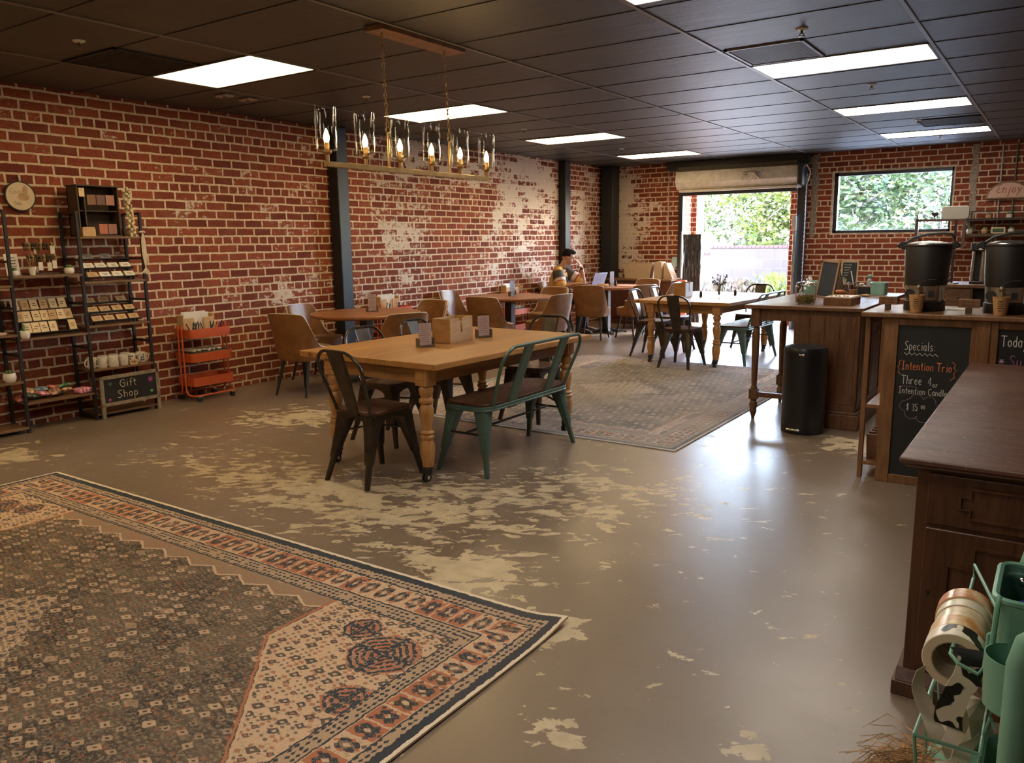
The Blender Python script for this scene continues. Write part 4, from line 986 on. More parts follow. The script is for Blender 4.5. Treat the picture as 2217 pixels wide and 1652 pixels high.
one('ribbon_box', MB().box((0, 0, .03), (.06, .11, .06)).cyl((.02, -.05, .065), (.02, .05, .065), .012, seg=10), M_KRAFT, 'small tan box of twine at the left front of the top shelf', 'box', (-6.735, 3.60, 1.541), bevel=.003)
bb_ = thing('hang_tag', 'kraft price tag hanging at the upper left of the dark display stand', 'tag', (-6.738, 3.585, 1.90)); obj('tag_card', MB().box((0, 0, 0), (.004, .045, .07)), M_KR2, bb_); obj('tag_hole', MB().ball((.002, 0, .025), (.002, .004, .004), 8, 6), M_INK, bb_)
# garland of dried pods, hanging pot and cream ribbon at the right end
b = MB()
for k in range(46):
    z = 1.94-.0088*k; g = k*2.4; b.ball((-6.70+.020*math.cos(g), 3.945+.022*math.sin(g)+.04*(1-(z-1.54)/.4)*.8, z), (random.uniform(.010, .019), random.uniform(.010, .019), random.uniform(.012, .022)), 7, 5)
one('garland', b, flat('dried_pods', (.58, .49, .30), .8, var=.4, nscale=60), 'cream garland of dried pods hanging down the right side of the display stand', 'garland')
t = thing('plant_pot', 'small tan hanging pot with a dark tuft, right end of the top shelf', 'plant pot', (-6.78, 4.00, 1.541)); obj('pot', MB().lathe([(.02, 0), (.036, .012), (.042, .034), (.034, .052), (.030, .050), (.036, .034), (.0, .012)], 20), flat('tan_clay', (.50, .28, .12), .6), t)
b = MB()
for k in range(30): g = random.random()*6.28; r = .022; b.tube([(r*.3*math.cos(g), r*.3*math.sin(g), .03), (r*math.cos(g), r*math.sin(g), .065+random.random()*.02)], [.003, .001], 4)
obj('tuft', b, flat('dark_moss', (.05, .035, .02), .9), t)
b = MB()
for k in range(9):
    y = 4.055+.004*(k-4); b.tube([(-6.685, 4.056, 1.575), (-6.683, y, 1.50), (-6.683, y+.003*math.sin(k), 1.38), (-6.684, 4.058, 1.27), (-6.68, y+.006*(k-4), 1.22)], [.0035, .005, .005, .004, .003], 5)
b.tube([(-6.69, 4.03, 1.575), (-6.68, 4.056, 1.582), (-6.69, 4.08, 1.575)], .008, 6); one('macrame_hanging', b, flat('cream_cotton', (.62, .54, .42), .9, bump=.3), 'cream cotton macrame strands tied to the right upright of the shelving', 'hanging')
# middle bay, upper shelf
t = thing('sign_card', 'white lettered card standing at the left of the middle bay shelf', 'sign', (-6.80, 3.02, 1.2405)); obj('card_sheet', MB().box((0, 0, .085), (.006, .10, .17)), M_CRD, t, rot=(0, R(-10), 0)); b = MB()
for k in range(5): b.box((.010-.176*(.14-.022*k), random.uniform(-.005, .005), .14-.022*k), (.0035, .05+.02*(k % 2), .004))
obj('lettering', b, M_INK, t)
def cyl_pot(lab, loc, r, h, m, plant=None, cat='plant pot', nm='plant_pot', grp=None):
    t = thing(nm, lab, cat, loc, group=grp); obj('pot', MB().lathe([(r*.72, 0), (r*.95, h*.25), (r, h*.6), (r*.86, h), (r*.78, h), (r*.85, h*.6), (0, h*.5)], 20), m, t)
    if plant: b = MB(); plant(b, r, h); obj('plant', b, flat('succulent_green', (.14, .22, .08), .6, var=.3), t)
    return t
def succ(b, r, h):
    for k in range(14): g = k*2.4; q = r*.55*(k/14); b.ball((q*math.cos(g), q*math.sin(g), h+.008), (.009, .006, .016), 7, 5)
cyl_pot('white succulent pot at the right end of the middle bay upper shelf', (-6.74, 3.42, 1.2405), .040, .050, M_WHT, succ)
cyl_pot('small white pot at the left end of the middle bay upper shelf', (-6.73, 2.99, 1.2405), .034, .04, M_WHT, succ)
t = thing('bracelet_stand', 'wooden stand hung with beaded bracelets and white tags on the middle bay shelf', 'stand', (-6.83, 3.24, 1.2405)); t.scale = (1.2, 1.15, 1.12); b = MB().bb(-.05, .05, -.10, .10, 0, .012).cyl((0, 0, .01), (0, 0, .22), .007, seg=8).cyl((0, -.10, .215), (0, .10, .215), .009, seg=10).cyl((.03, -.10, .13), (.03, .10, .13), .009, seg=10).bb(.0, .03, -.004, .004, .12, .14); obj('frame', b, M_DKW, t)
for row, (x, z) in enumerate(((0, .215), (.03, .13))):
    for k in range(8):
        y = -.09+.0255*k; b = MB()
        for i in range(12): g = 2*PI*i/12; b.ball((x+.024*math.cos(g)*.6, y, z-.014+.024*math.sin(g)), .0068, 6, 4)
        obj('bracelet', b, flat(('bead_brown', 'bead_gold', 'bead_black')[k % 3], ((.14, .06, .03), (.42, .26, .08), (.03, .025, .02))[k % 3], .35), t)
for (x, y, z) in ((.012, .085, .175), (.04, -.02, .06), (.04, .04, .055), (.04, .075, .07)): obj('paper_tag', MB().box((x+.006, y, z), (.002, .030, .058)), M_CRD, t)
t = thing('pen_cup', 'white flared cup of gold-handled brushes on the middle bay shelf', 'cup', (-6.735, 3.13, 1.2405)); obj('cup', MB().lathe([(.018, 0), (.030, .065), (.027, .065), (.016, .004)], 14), M_WHT, t); b = MB()
for k in range(8): g = k*.8; b.cyl((.008*math.cos(g), .008*math.sin(g), .01), (.028*math.cos(g), .034*math.sin(g), .135), .0028, seg=6)
obj('brush', b, M_BRASS, t)
# middle bay, lowest shelf: heap of pouches
cl_ = [(.30, .08, .06), (.05, .05, .05), (.35, .20, .12), (.05, .14, .07), (.42, .16, .22), (.12, .16, .20), (.45, .33, .25), (.20, .10, .05)]
def pouch_mat(nm, c):
    a = Mat(nm); v = a.vor(a.coord(), 55, out='Color'); q = a.xyz(v)[0]; a.set('Base Color', a.mix(q.gt(.6), c, tuple(min(1, k*2.2+.08) for k in c))).set('Roughness', .6); return a.m
PM = [pouch_mat('pouch_print_%s' % 'abcdefgh'[i], c) for i, c in enumerate(cl_)]
pc = ('red', 'black', 'coral', 'green', 'pink', 'slate blue', 'peach', 'brown')
for k in range(12):
    y = 2.985+.033*k+random.uniform(-.008, .008); x = -6.83+.05*math.sin(k*2.1); m = k % 8
    b = MB(); b.ball((0, 0, 0), (.055, .046, .021), 14, 8)
    o = one('pouch', b, PM[m], '%s patterned fabric pouch at the %s of the heap on the lowest middle shelf' % (pc[m], 'left' if k < 6 else 'right'), 'pouch', (x, y, .262+.022*(k % 3)), group='heap of patterned pouches'); o.rotation_euler = (random.uniform(-.35, .35), random.uniform(-.3, .3), random.random()*3)
o = one('gift_bag', MB().prism(rrect(-.06, .06, -.055, .055, .02), 0, .045), PM[4], 'pink and white checked pouch at the right end of the lowest middle shelf', 'pouch', (-6.76, 3.43, .241), 12, bevel=.012)
# left bay
one('paper_stack', MB().box((0, 0, .004), (.12, .16, .008)).box((.01, .02, .012), (.10, .13, .007), Matrix.Rotation(.2, 4, 'Z')), flat('pink_paper', (.60, .42, .36), .8), 'small stack of pink printed papers at the left edge of the photo', 'papers', (-6.78, 2.80, .791))
cyl_pot('white pot with a small cactus on the middle shelf, by the left upright', (-6.715, 3.005, .7505), .042, .06, M_WHT, lambda b, r, h: b.ball((0, 0, h+.02), (.014, .014, .034), 10, 8))
cyl_pot('white pot on the lower left shelf near the edge of the photo', (-6.735, 2.87, .4205), .048, .07, M_WHT, succ)
# mugs
def mug_mb(b, rot=0):
    Mx = Matrix.Rotation(rot, 4, 'Z'); b.lathe([(.036, 0), (.039, .004), (.039, .092), (.0355, .093), (.0355, .008), (0, .007)], 28, M=Mx)
def mug(lab, x, y, rz, pr):
    t = thing('mug', lab, 'mug', (x, y, .4305), rz, 'white mugs on the right bay shelf'); b = MB(); mug_mb(b); obj('cup', b, M_WHT, t)
    obj('handle', MB().tube([(0, -.038+.002, .075), (0, -.055, .078), (0, -.066, .06), (0, -.066, .035), (0, -.054, .018), (0, -.037, .022)], .0055, 8), M_WHT, t)
    if pr:
        b = MB()
        for r_ in range(3):
            for c_ in range(3):
                if (r_+c_+pr) % 4: g = PI-.55+.42*c_; b.box((.0395*math.cos(g), .0395*math.sin(g), .068-.021*r_), (.002, .012, .014), None)
        obj('print', b, M_INK, t, smooth=False)
    else: obj('logo', MB().tube([(.0395*math.cos(g), .0395*math.sin(g), .045+.009*math.sin(3*g)) for g in [(-.35+.1*i) for i in range(8)]], .0012, 5), M_GCRD, t, smooth=False)
for (x, y, rz, pr, lb) in ((-6.80, 3.555, 10, 0, 'plain white mug at the far left end of the mug shelf, handle to the left'), (-6.745, 3.615, 5, 0, 'plain white mug beside the left upright, handle to the left'),
                           (-6.725, 3.705, -10, 0, 'white mug with a small oval logo, front row, left of centre'), (-6.735, 3.80, -12, 0, 'white mug with a small oval logo, front row, right of centre'),
                           (-6.85, 3.68, 0, 0, 'plain white mug in the back row left of centre'), (-6.85, 3.775, 0, 0, 'plain white mug in the back row behind the two logo mugs'),
                           (-6.76, 3.885, 150, 1, 'white mug with bold black print, behind the kraft label'), (-6.86, 3.885, 170, 2, 'white mug with black print in the back row near the right end'),
                           (-6.775, 3.985, 165, 3, 'white mug with bold black lettering at the right end of the mug shelf')):
    mug(lb, x, y, rz, pr)
t = thing('shelf_label', 'kraft tent label standing in front of the black-printed mugs', 'label', (-6.70, 3.875, .4305)); obj('card_sheet', MB().box((0, 0, .022), (.004, .07, .044)), M_KRAFT, t, rot=(0, R(-12), 0)); obj('print', MB().box((.0, 0, .028), (.001, .045, .005)).box((.002, 0, .018), (.001, .04, .004)), M_INK, t)
# gift shop chalkboard on the bottom shelf
t = thing('chalkboard_sign', 'grey-framed chalkboard reading Gift Shop in front of the lowest right shelf', 'sign', (-6.66, 3.80, .105), 6)
t.rotation_euler = (0, 0, R(2)); w, h = .275, .262; b = MB()
b.bb(-.012, .008, -w, -w+.03, -.105, 0).bb(-.012, .008, w-.03, w, -.105, 0).bb(-.012, .008, -w, w, 0, .03).bb(-.012, .008, -w, w, h-.03, h).bb(-.012, .008, -w, -w+.03, 0, h).bb(-.012, .008, w-.03, w, 0, h); obj('frame', b, flat('weathered_grey_wood', (.24, .19, .14), .8, var=.3), t, bevel=.002)
pnl = obj('panel', MB().bb(-.008, .002, -w+.028, w-.028, .028, h-.028), M_CHALK, t)
gp = lambda u, v: (.0035, u, v)
b = text_mb('Gift', -.105, .150, .066, .0034, gp, squash=1.0); b2 = text_mb('Shop', -.135, .060, .066, .0034, gp, squash=1.05); b.add(b2.v, b2.f); obj('chalk_lettering', b, flat('chalk_cream', (.52, .44, .34), .9), pnl, smooth=False)
def burst(u, v, r, m, nm):
    b = MB()
    for k in range(4): g = R(45*k+10); b.tube([gp(u+r*math.cos(g), v+r*math.sin(g)), gp(u-r*math.cos(g), v-r*math.sin(g))], .003, 5)
    obj(nm, b, m, pnl, smooth=False)
burst(.19, .180, .026, CH_M, 'pink_chalk_flower'); burst(.195, .075, .014, CH_G, 'green_chalk_flower'); burst(-.185, .19, .016, chalk((.07, .16, .06), 'dark_green'), 'green_chalk_flower'); burst(-.20, .055, .013, CH_M, 'pink_chalk_flower')
obj('back_leg', MB().bb(-.17, -.155, -w+.02, -w+.045, -.0, h*.9).bb(-.165, -.01, -w+.02, -w+.04, h*.86, h*.92).tube([(-.012, -w+.03, .02), (-.16, -w+.03, .15)], .008, 6), flat('weathered_grey_wood', (.24, .19, .14), .8, var=.3), t)
# round wall sign
t = thing('round_sign', 'round cream sign with pale script and a terracotta blot on the brick wall', 'sign', (WX+.03, 3.205, 1.862)); Mx = Matrix.Rotation(R(90), 4, 'Y')
obj('disc', MB().lathe([(.108, -.006), (.110, 0), (.108, .006)], 48, M=Mx), flat('cream_sign', (.70, .56, .40), .6, var=.04), t)
obj('rim', MB().lathe([(.109, -.012), (.117, -.012), (.117, .008), (.109, .008), (.109, -.012)], 48, M=Mx, caps=False), M_IRON, t)
rs = lambda u, v: (.0075, u, v)
obj('blot', MB().prism(arc(.022, -.005, .045, 0, 360, 20, .03), .0062, .0068, 'x').prism(arc(.04, .05, .02, 0, 360, 14, .035), .0061, .0066, 'x'), flat('pale_terracotta', (.52, .33, .20), .7), t, smooth=False)
b = text_mb('Goods', -.088, .015, .045, .0014, rs, .15, .9); b2 = text_mb('Sale', -.055, -.068, .028, .0012, rs, 0, .8); b.add(b2.v, b2.f); obj('script', b, flat('faint_grey_script', (.34, .27, .20), .7), t, smooth=False)
obj('hanger', MB().tube([(.0, -.02, .108), (-.01, 0, .150), (0, .02, .108)], .0025, 5).ball((-.015, 0, .150), .008, 8, 6), M_IRON, t)

# ---------------------------------------------------------------- goods on the orange carts
def marker(x, y, z, c, lab, grp, tilt):
    t = obj('marker_pen', MB().lathe([(.006, 0), (.0065, .09), (.0052, .095), (.006, .135), (.003, .14)], 8), c, rot=(tilt[0], tilt[1], 0), loc=(x, y, z)); tag(t, lab, 'pen', grp)
MKC = [('black', (.02, .02, .025)), ('pink', (.60, .16, .24)), ('yellow', (.60, .46, .06)), ('white', (.62, .58, .52)), ('orange', (.62, .20, .04)), ('green', (.08, .25, .09)), ('navy', (.03, .04, .14))]
for (cy, nm, nn) in ((4.62, 'the nearest orange cart', 16), (7.30, 'the second orange cart', 9), (9.98, 'the farthest orange cart', 7)):
    cx = -6.76 if cy < 5 else -6.78
    for k in range(nn):
        cn, cc = MKC[(k*3+int(cy)) % 7] if k % 2 else MKC[0]; marker(cx+.045+.028*math.sin(k*1.9), cy-.17+.34*k/nn, .608, flat('pen_'+cn, cc, .4), '%s pen in the %s half of the top tray of %s' % (cn, 'near' if k < nn/2 else 'far', nm), 'pens in the top tray of '+nm, (R(random.uniform(-28, 28)), R(random.uniform(-10, 25))))
    t = thing('paper_caddy', 'bamboo box of folded white paper standing on the top tray of %s' % nm, 'box', (cx-.085, cy, .606)); obj('side', MB().bb(-.05, .05, -.17, -.155, 0, .20).bb(-.05, .05, .155, .17, 0, .20).bb(.04, .05, -.155, -.05, .0, .17).bb(.04, .05, .05, .155, 0, .17).bb(-.05, .05, -.155, .155, 0, .01), M_KRAFT, t, bevel=.004)
    obj('paper', MB().bb(-.03, -.02, -.14, .12, .01, .225).bb(-.01, 0, -.13, .14, .01, .215).bb(.015, .022, -.14, .10, .01, .20), M_CRD, t)
    b = MB()
    t = thing('craft_box', 'black tray of pale craft supplies in the second tier of %s' % nm, 'tray', (cx, cy, .382)); obj('liner', MB().bb(-.12, .13, -.19, .19, 0, .085), M_IRON, t, bevel=.01)
    for k in range(9): b.box((.02*math.sin(k*2), -.15+.036*k, .092+.006*(k % 2)), (.16, .022, .018), Matrix.Identity(4))
    obj('supplies', b, M_CRD, t, bevel=.004)
one('black_cloth', MB().ball((0, 0, .012), (.07, .06, .014), 12, 6), M_IRON, 'small black cloth lying in the bottom tray of the fully visible orange cart', 'cloth', (-6.74, 4.70, .15))

# ---------------------------------------------------------------- table tops
M_HOLD = wood('menu_holder_wood', (.10, .062, .035), (.16, .105, .062), (8, 8, 8), .55, 2); M_PINKC = flat('pink_menu', (.78, .56, .50), .6, var=.04)
M_ACR = thin_glass('clear_acrylic', (.93, .94, .95), .2)
def menu(lab_h, lab_c, x, y, z, rz, h=.135, w=.085, m=None):
    t = thing('menu_holder', lab_h, 'menu holder', (x, y, z), rz, 'wooden menu holders'); b = MB().bb(-.024, .024, -w/2-.012, w/2+.012, 0, .012).bb(-.024, .024, -w/2-.012, -w/2-.002, .012, .062).bb(-.024, .024, w/2+.002, w/2+.012, .012, .062)
    obj('base', b, M_HOLD, t, bevel=.002); obj('sleeve', MB().bb(-.006, -.003, -w/2, w/2, .012, .012+h+.016).bb(.004, .006, -w/2, w/2, .012, .012+h+.016), M_ACR, t, smooth=False)
    c = thing('menu_card', lab_c, 'menu', (x, y, z+.0125), rz, 'printed menu cards'); obj('card_sheet', MB().bb(-.0015, .0025, -w/2+.003, w/2-.003, 0, h), m or M_PINKC, c, smooth=False); b = MB()
    for k in range(9): q = w*(.28+.07*((k*7) % 3)); b.bb(.0026, .0029, -q, q*.8, h*(.92-.095*k)-.0014, h*(.92-.095*k)+.0014)
    obj('print', b, flat('rose_print', (.30, .15, .14), .7), c, smooth=False)
menu('wooden menu holder left of the bamboo box on the front pine table', 'pink menu card left of the bamboo box on the front pine table', -3.575, 4.165, .7505, -24, .15, .10)
menu('wooden menu holder right of the bamboo box on the front pine table', 'pink menu card right of the bamboo box on the front pine table', -3.545, 4.80, .7505, -28, .15, .10)
menu('wooden menu holder on the nearest round table', 'pink menu card on the nearest round table', -5.98, 6.13, .7425, -20, .17, .10)
menu('wooden menu holder on the middle round table', 'pale menu card on the middle round table', -5.98, 8.75, .7425, -8, .19, .09, m=flat('pale_blue_menu', (.55, .55, .62), .6))
menu('wooden menu holder on the table with the laptop', 'tall white and red menu card on the table with the laptop', -5.83, 11.30, .7425, -20, .21, .09, m=flat('white_menu', (.70, .64, .60), .6))
M_BAM = wood('bamboo', (.42, .23, .08), (.58, .36, .14), (4, 1.2, 10), .42, 2.0); M_BAMS = wood('bamboo_side', (.34, .17, .05), (.46, .25, .09), (4, 4, 8), .45, 2.0)
def napkin_box(lab, loc, rz, mf, grp='napkin boxes on the pine tables'):
    t = thing('napkin_box', lab, 'box', loc, rz, grp); H = .175; L = .155; D = .075
    notch = [(-.035, H), (-.018, H-.022), (-.012, H-.03), (-.012, H-.095), (-.006, H-.107), (.006, H-.107), (.012, H-.095), (.012, H-.03), (.018, H-.022), (.035, H)]
    P = [(-L, 0), (L, 0), (L, H), (.045, H)] + [(p[0], p[1]) for p in notch[::-1]] + [(-.045, H), (-L, H)]
    obj('front', MB().prism(P, D-.009, D, 'x'), mf, t, bevel=.001); obj('back', MB().bb(-D, -D+.009, -L, L, 0, H), mf, t, bevel=.001)
    obj('side', MB().bb(-D, D-.009, -L, -L+.009, 0, H), M_BAMS, t, bevel=.001); obj('side', MB().bb(-D, D-.009, L-.009, L, 0, H).bb(-D, D-.009, -L, L, 0, .009), M_BAMS, t, bevel=.001)
    b = MB()
    for k in range(8): b.bb(-.05+.012*k, -.044+.012*k, -.13, .13, .01, .125+.006*(k % 3))
    obj('napkins', b, flat('natural_napkin', (.60, .50, .36), .9), t)
napkin_box('light bamboo napkin box with a notched front in the middle of the front pine table', (-3.60, 4.50, .7505), 7, M_BAM)
napkin_box('pale-fronted bamboo napkin box on the far pine table', (-3.87, 9.42, .7505), 6, flat('whitewashed_front', (.46, .42, .36), .6))
for (x, y, lb) in ((-3.66, 9.47, 'small dark block beside the napkin box on the far pine table'), (-3.37, 9.88, 'small dark bottle right of the flower vase on the far pine table')):
    t = thing('condiment_bottle', lb, 'bottle', (x, y, .7505), group='small dark bottles on the far pine table'); obj('body', MB().lathe([(.016, 0), (.018, .004), (.018, .05), (.012, .062)], 14), M_IRON, t); obj('cap', MB().lathe([(.012, .062), (.012, .078), (0, .079)], 12), flat('brass_cap', (.3, .2, .1), .4, .5), t)
t = thing('flower_vase', 'glass jar of dark dried flowers on the far pine table', 'vase', (-3.50, 9.66, .7505)); obj('jar', MB().lathe([(.034, 0), (.042, .008), (.044, .10), (.036, .125), (.039, .14), (.0365, .14), (.0335, .125), (.041, .10), (.039, .012), (0, .008)], 24), M_GLS, t)
b = MB(); b2 = MB(); b3 = MB()
for k in range(34):
    g = random.random()*6.28; q = random.uniform(.02, .11); h_ = random.uniform(.16, .27); b.tube([(.01*math.cos(g), .01*math.sin(g), .015), (.02*math.cos(g), .02*math.sin(g), .13), (q*math.cos(g), q*math.sin(g), h_)], [.0016, .0016, .001], 4)
    for _ in range(7): p = Vector((q*math.cos(g), q*math.sin(g), h_))*random.uniform(.72, 1.0); p.z = random.uniform(.14, h_); u = Vector((random.gauss(0, 1), random.gauss(0, 1), random.gauss(0, 1))).normalized()*.014; v = u.cross(Vector((0, 0, 1)))*.5; b2.add([p-u, p+v, p+u, p-v], [(0, 1, 2, 3)])
    if k % 3 == 0: b3.ball((q*math.cos(g), q*math.sin(g), h_), .010, 7, 5)
obj('stems', b, flat('stem_green', (.08, .09, .05), .8), t); obj('leaves', b2, flat('dusty_leaf', (.12, .12, .09), .8), t, smooth=False); obj('blossom', b3, flat('dark_rose', (.22, .05, .06), .8), t)
# laptop, drink, bread, papers on the farthest round table
t = thing('laptop', 'open silver-blue laptop in front of the man in the yellow jersey', 'laptop', (-6.02, 11.14, .7425), -12); M_SIL = flat('silver_shell', (.36, .39, .50), .35, .3)
obj('keyboard_base', MB().prism(rrect(-.20, .02, -.15, .15, .012), 0, .014), M_SIL, t, bevel=.002); Mx = Matrix.Translation((.02, 0, .012)) @ Matrix.Rotation(R(22), 4, 'Y'); obj('lid', MB().bb(0, .006, -.15, .15, 0, .215, M=Mx), M_SIL, t, bevel=.002)
obj('keys', MB().bb(-.17, -.03, -.13, .13, .014, .0155), M_IRON, t); obj('screen', MB().bb(-.0018, -.0002, -.14, .14, .012, .20, M=Mx), emit('laptop_screen', (.55, .62, .95), 1.1), t, smooth=False)
t = thing('drinking_glass', 'clear glass tumbler beside the laptop', 'glass', (-6.06, 10.93, .7425)); obj('tumbler', MB().lathe([(.028, 0), (.030, .004), (.038, .105), (.036, .105), (.028, .010), (0, .009)], 20), M_GLS, t)
t = thing('sandwich', 'long tan bread roll on a plate beside the laptop', 'food', (-5.83, 11.0, .7425), 20); obj('plate', MB().lathe([(.05, 0), (.095, .010), (.10, .014), (.05, .006)], 24), M_WHT, t); obj('bread', MB().ball((0, 0, .030), (.10, .036, .022), 14, 8), flat('bread_crust', (.52, .30, .12), .6, var=.25), t)
one('newspaper', MB().bb(-.14, .14, -.10, .10, 0, .004).bb(-.12, .13, -.09, .11, .004, .007), flat('pink_print_paper', (.62, .36, .32), .7, var=.2, nscale=40), 'pink printed papers lying on the right side of the laptop table', 'papers', (-5.62, 11.42, .7425), 25)
for (x, y, lb) in ((-5.90, 11.36, 'small dark bottle just left of the menu card on the laptop table'), (-5.74, 11.26, 'small dark bottle just right of the menu card on the laptop table')):
    t = thing('condiment_bottle', lb, 'bottle', (x, y, .7425), group='small bottles on the laptop table'); obj('body', MB().lathe([(.014, 0), (.016, .004), (.016, .06), (.008, .075), (.008, .09)], 12), M_IRON, t); obj('cap', MB().lathe([(.010, .09), (.010, .104), (0, .105)], 10), M_CHR, t)
# ---------------------------------------------------------------- sideboard top
M_CRM = flat('cream_card_stock', (.47, .35, .235), .65, var=.05)
def wedge(w0, w1, d, h): return [[(-w0, -d, 0), (w0, -d, 0), (w0, d, 0), (-w0, d, 0)], [(-w1, -d*.75, h), (w1, -d*.75, h), (w1, d*.75, h), (-w1, d*.75, h)]]
t = thing('storage_bin', 'wide cream flared box with faint script on the sideboard', 'box', (-6.10, 12.86, .7855)); obj('box_body', MB().loft(wedge(.235, .275, .10, .27)), M_CRM, t, bevel=.004)
obj('script', text_mb('Smile', -.10, .12, .06, .0012, lambda u, v: (u, -.10+.025*v/.27-.0025, v), .2, .9), flat('faint_pink_script', (.50, .30, .24), .7), t, smooth=False); obj('rim', MB().tube([(-.275, -.077, .268), (.275, -.077, .268), (.275, .077, .268), (-.275, .077, .268)], .006, 6, True), M_CRM, t)
one('storage_bin', MB().loft([[(-.07, -.12, 0), (.07, -.12, 0), (.07, .12, 0), (-.07, .12, 0)], [(-.065, -.10, .29), (.055, -.10, .29), (.055, .10, .29), (-.065, .10, .29)]]), M_CRM, 'tall narrow cream box standing right of the wide box on the sideboard', 'box', (-5.70, 12.84, .7855), bevel=.004)
one('storage_bin', MB().loft([[(-.03, -.12, 0), (.14, -.12, 0), (.14, .12, 0), (-.03, .12, 0)], [(-.03, -.10, .27), (.01, -.10, .27), (.01, .10, .27), (-.03, .10, .27)]]), M_CRM, 'sloping cream wedge-shaped box at the right end of the sideboard', 'box', (-5.58, 12.88, .7855), bevel=.004)
t = thing('paper_bag', 'small pale teal patterned dispenser on the brick above the right end of the sideboard', 'dispenser', (-5.62, 13.25, 1.06)); obj('housing', MB().prism(rrect(-.05, .05, -.09, .09, .02), 0, .055, 'y', M=Matrix.Translation((0, 0, 0))), flat('pale_teal_print', (.36, .46, .44), .5, var=.35, nscale=60), t, bevel=.006); obj('nozzle', MB().box((0, .01, -.10), (.03, .03, .03)), M_CRD, t); t.name = 'soap_dispenser'
t = thing('floor_canister', 'tall glossy orange-red cylindrical canister standing right of the sideboard', 'canister', (-5.27, 12.75, 0)); obj('body', MB().lathe([(.085, 0), (.09, .01), (.09, .76), (.085, .775)], 28), flat('copper_red', (.50, .10, .045), .25, .3), t); obj('base_ring', MB().lathe([(.093, 0), (.095, .03), (.09, .035)], 28), M_IRON, t)

# ---------------------------------------------------------------- island table goods
zI = .9355
t = thing('glass_jar', 'lidded glass jar half full of dried moss on the island table', 'jar', (-1.665, 6.54, zI)); t.scale = (1.14, 1.14, .90); obj('jar_body', MB().lathe([(.062, 0), (.068, .006), (.070, .155), (.060, .170), (.064, .174), (.061, .174), (.057, .168), (.0665, .152), (.064, .010), (0, .008)], 36), M_GLS, t)
obj('lid', MB().lathe([(.070, .172), (.072, .178), (.060, .190), (.02, .198), (.012, .204), (.018, .216), (.012, .230), (0, .233)], 28), glass('lid_glass', (.95, .97, 1)), t)
b = MB()
for k in range(260): g = random.random()*6.28; q = .058*math.sqrt(random.random()); b.ball((q*math.cos(g), q*math.sin(g), .014+random.random()*.062), (random.uniform(.004, .011), random.uniform(.004, .011), random.uniform(.004, .009)), 5, 4)
o = obj('dried_moss', b, flat('dried_moss', (.26, .20, .05), .9, var=.6, nscale=60), t); o['kind'] = 'stuff'
# tabletop easel chalkboard
t = thing('easel_chalkboard', 'small wooden A-frame chalkboard leaning on the island table', 'sign', (-1.565, 6.68, zI), 10); Mx = Matrix.Rotation(R(-16), 4, 'X') @ Matrix.Rotation(R(7), 4, 'Y')
b = MB().bb(-.068, -.055, -.008, .008, 0, .355, M=Mx).bb(.055, .068, -.008, .008, 0, .355, M=Mx).bb(-.068, .068, -.008, .008, .335, .355, M=Mx).bb(-.068, .068, -.008, .008, .045, .058, M=Mx); obj('frame', b, flat('light_easel_wood', (.32, .18, .09), .6), t, bevel=.002)
obj('panel', MB().bb(-.056, .056, -.003, .004, .055, .34, M=Mx), M_CHALK, t)
My = Matrix.Translation((.045, .085, .33)) @ Matrix.Rotation(R(20), 4, 'X') @ Matrix.Rotation(R(8), 4, 'Y'); obj('back_leg', MB().bb(-.075, -.063, -.006, .006, -.345, 0, M=My).bb(.063, .075, -.006, .006, -.345, 0, M=My), M_ISL, t)
t = thing('wooden_tray', 'low brown wooden box with a white liner on the island table', 'box', (-1.415, 6.66, zI), -2); obj('box_body', MB().bb(-.105, .105, -.14, .14, 0, .058), M_CTR, t, bevel=.003); obj('liner', MB().bb(-.098, .098, -.13, .13, .058, .066), M_CRD, t, bevel=.002)
b = MB()
for k in range(5): b.ball((-.06+.03*k, -.08+.02*(k % 2), .070), (.009, .009, .006), 7, 5)
obj('trinket', b, M_BRASS, t)
t = thing('woven_bag', 'dark brown woven pouch propped upright behind the easel chalkboard', 'bag', (-1.60, 7.36, zI), 10); t.scale = (.62, 1, 1)
a = Mat('dark_weave'); x, y, z = a.xyz(a.coord()); f = (((x+z)*28).frac()-.5).abs().lt(.12).max if False else None
wv = ((((x+z)*24).frac()-.5).abs()).lt(.09); wv2 = ((((x-z)*24).frac()-.5).abs()).lt(.09); a.set('Base Color', a.mix(wv.max(wv2), (.045, .026, .018), (.16, .11, .08))).set('Roughness', .6)
obj('pouch_body', MB().loft([[(x_*s+o_, y_*s*.5, z_) for x_, y_ in rrect(-.06, .06, -.05, .05, .03)] for z_, s, o_ in ((0, .75, .02), (.06, .95, .015), (.15, 1.0, -.01), (.23, .8, -.03), (.255, .55, -.038))]), a.m, t)
obj('strap', MB().tube([(-.04, 0, .25), (-.075, -.01, .20), (-.09, -.01, .10), (-.08, 0, .02)], .006, 6), M_IRON, t)
t = thing('carved_fish', 'orange and yellow carved wooden piece on a dark stand behind the tray', 'ornament', (-1.565, 7.18, zI), 15); obj('stand', MB().bb(-.07, .06, -.03, .03, 0, .022), M_IRON, t, bevel=.004); obj('carving', MB().loft([[(p, r_*math.cos(g)*.6, .052+o_+r_*math.sin(g)) for g in [2*PI*i/10 for i in range(10)]] for p, r_, o_ in ((-.09, .008, -.012), (-.06, .018, -.004), (-.01, .024, .004), (.04, .020, .010), (.075, .008, .004), (.10, .003, 0))]), flat('painted_orange_wood', (.50, .18, .06), .5, var=.5, nscale=25), t)
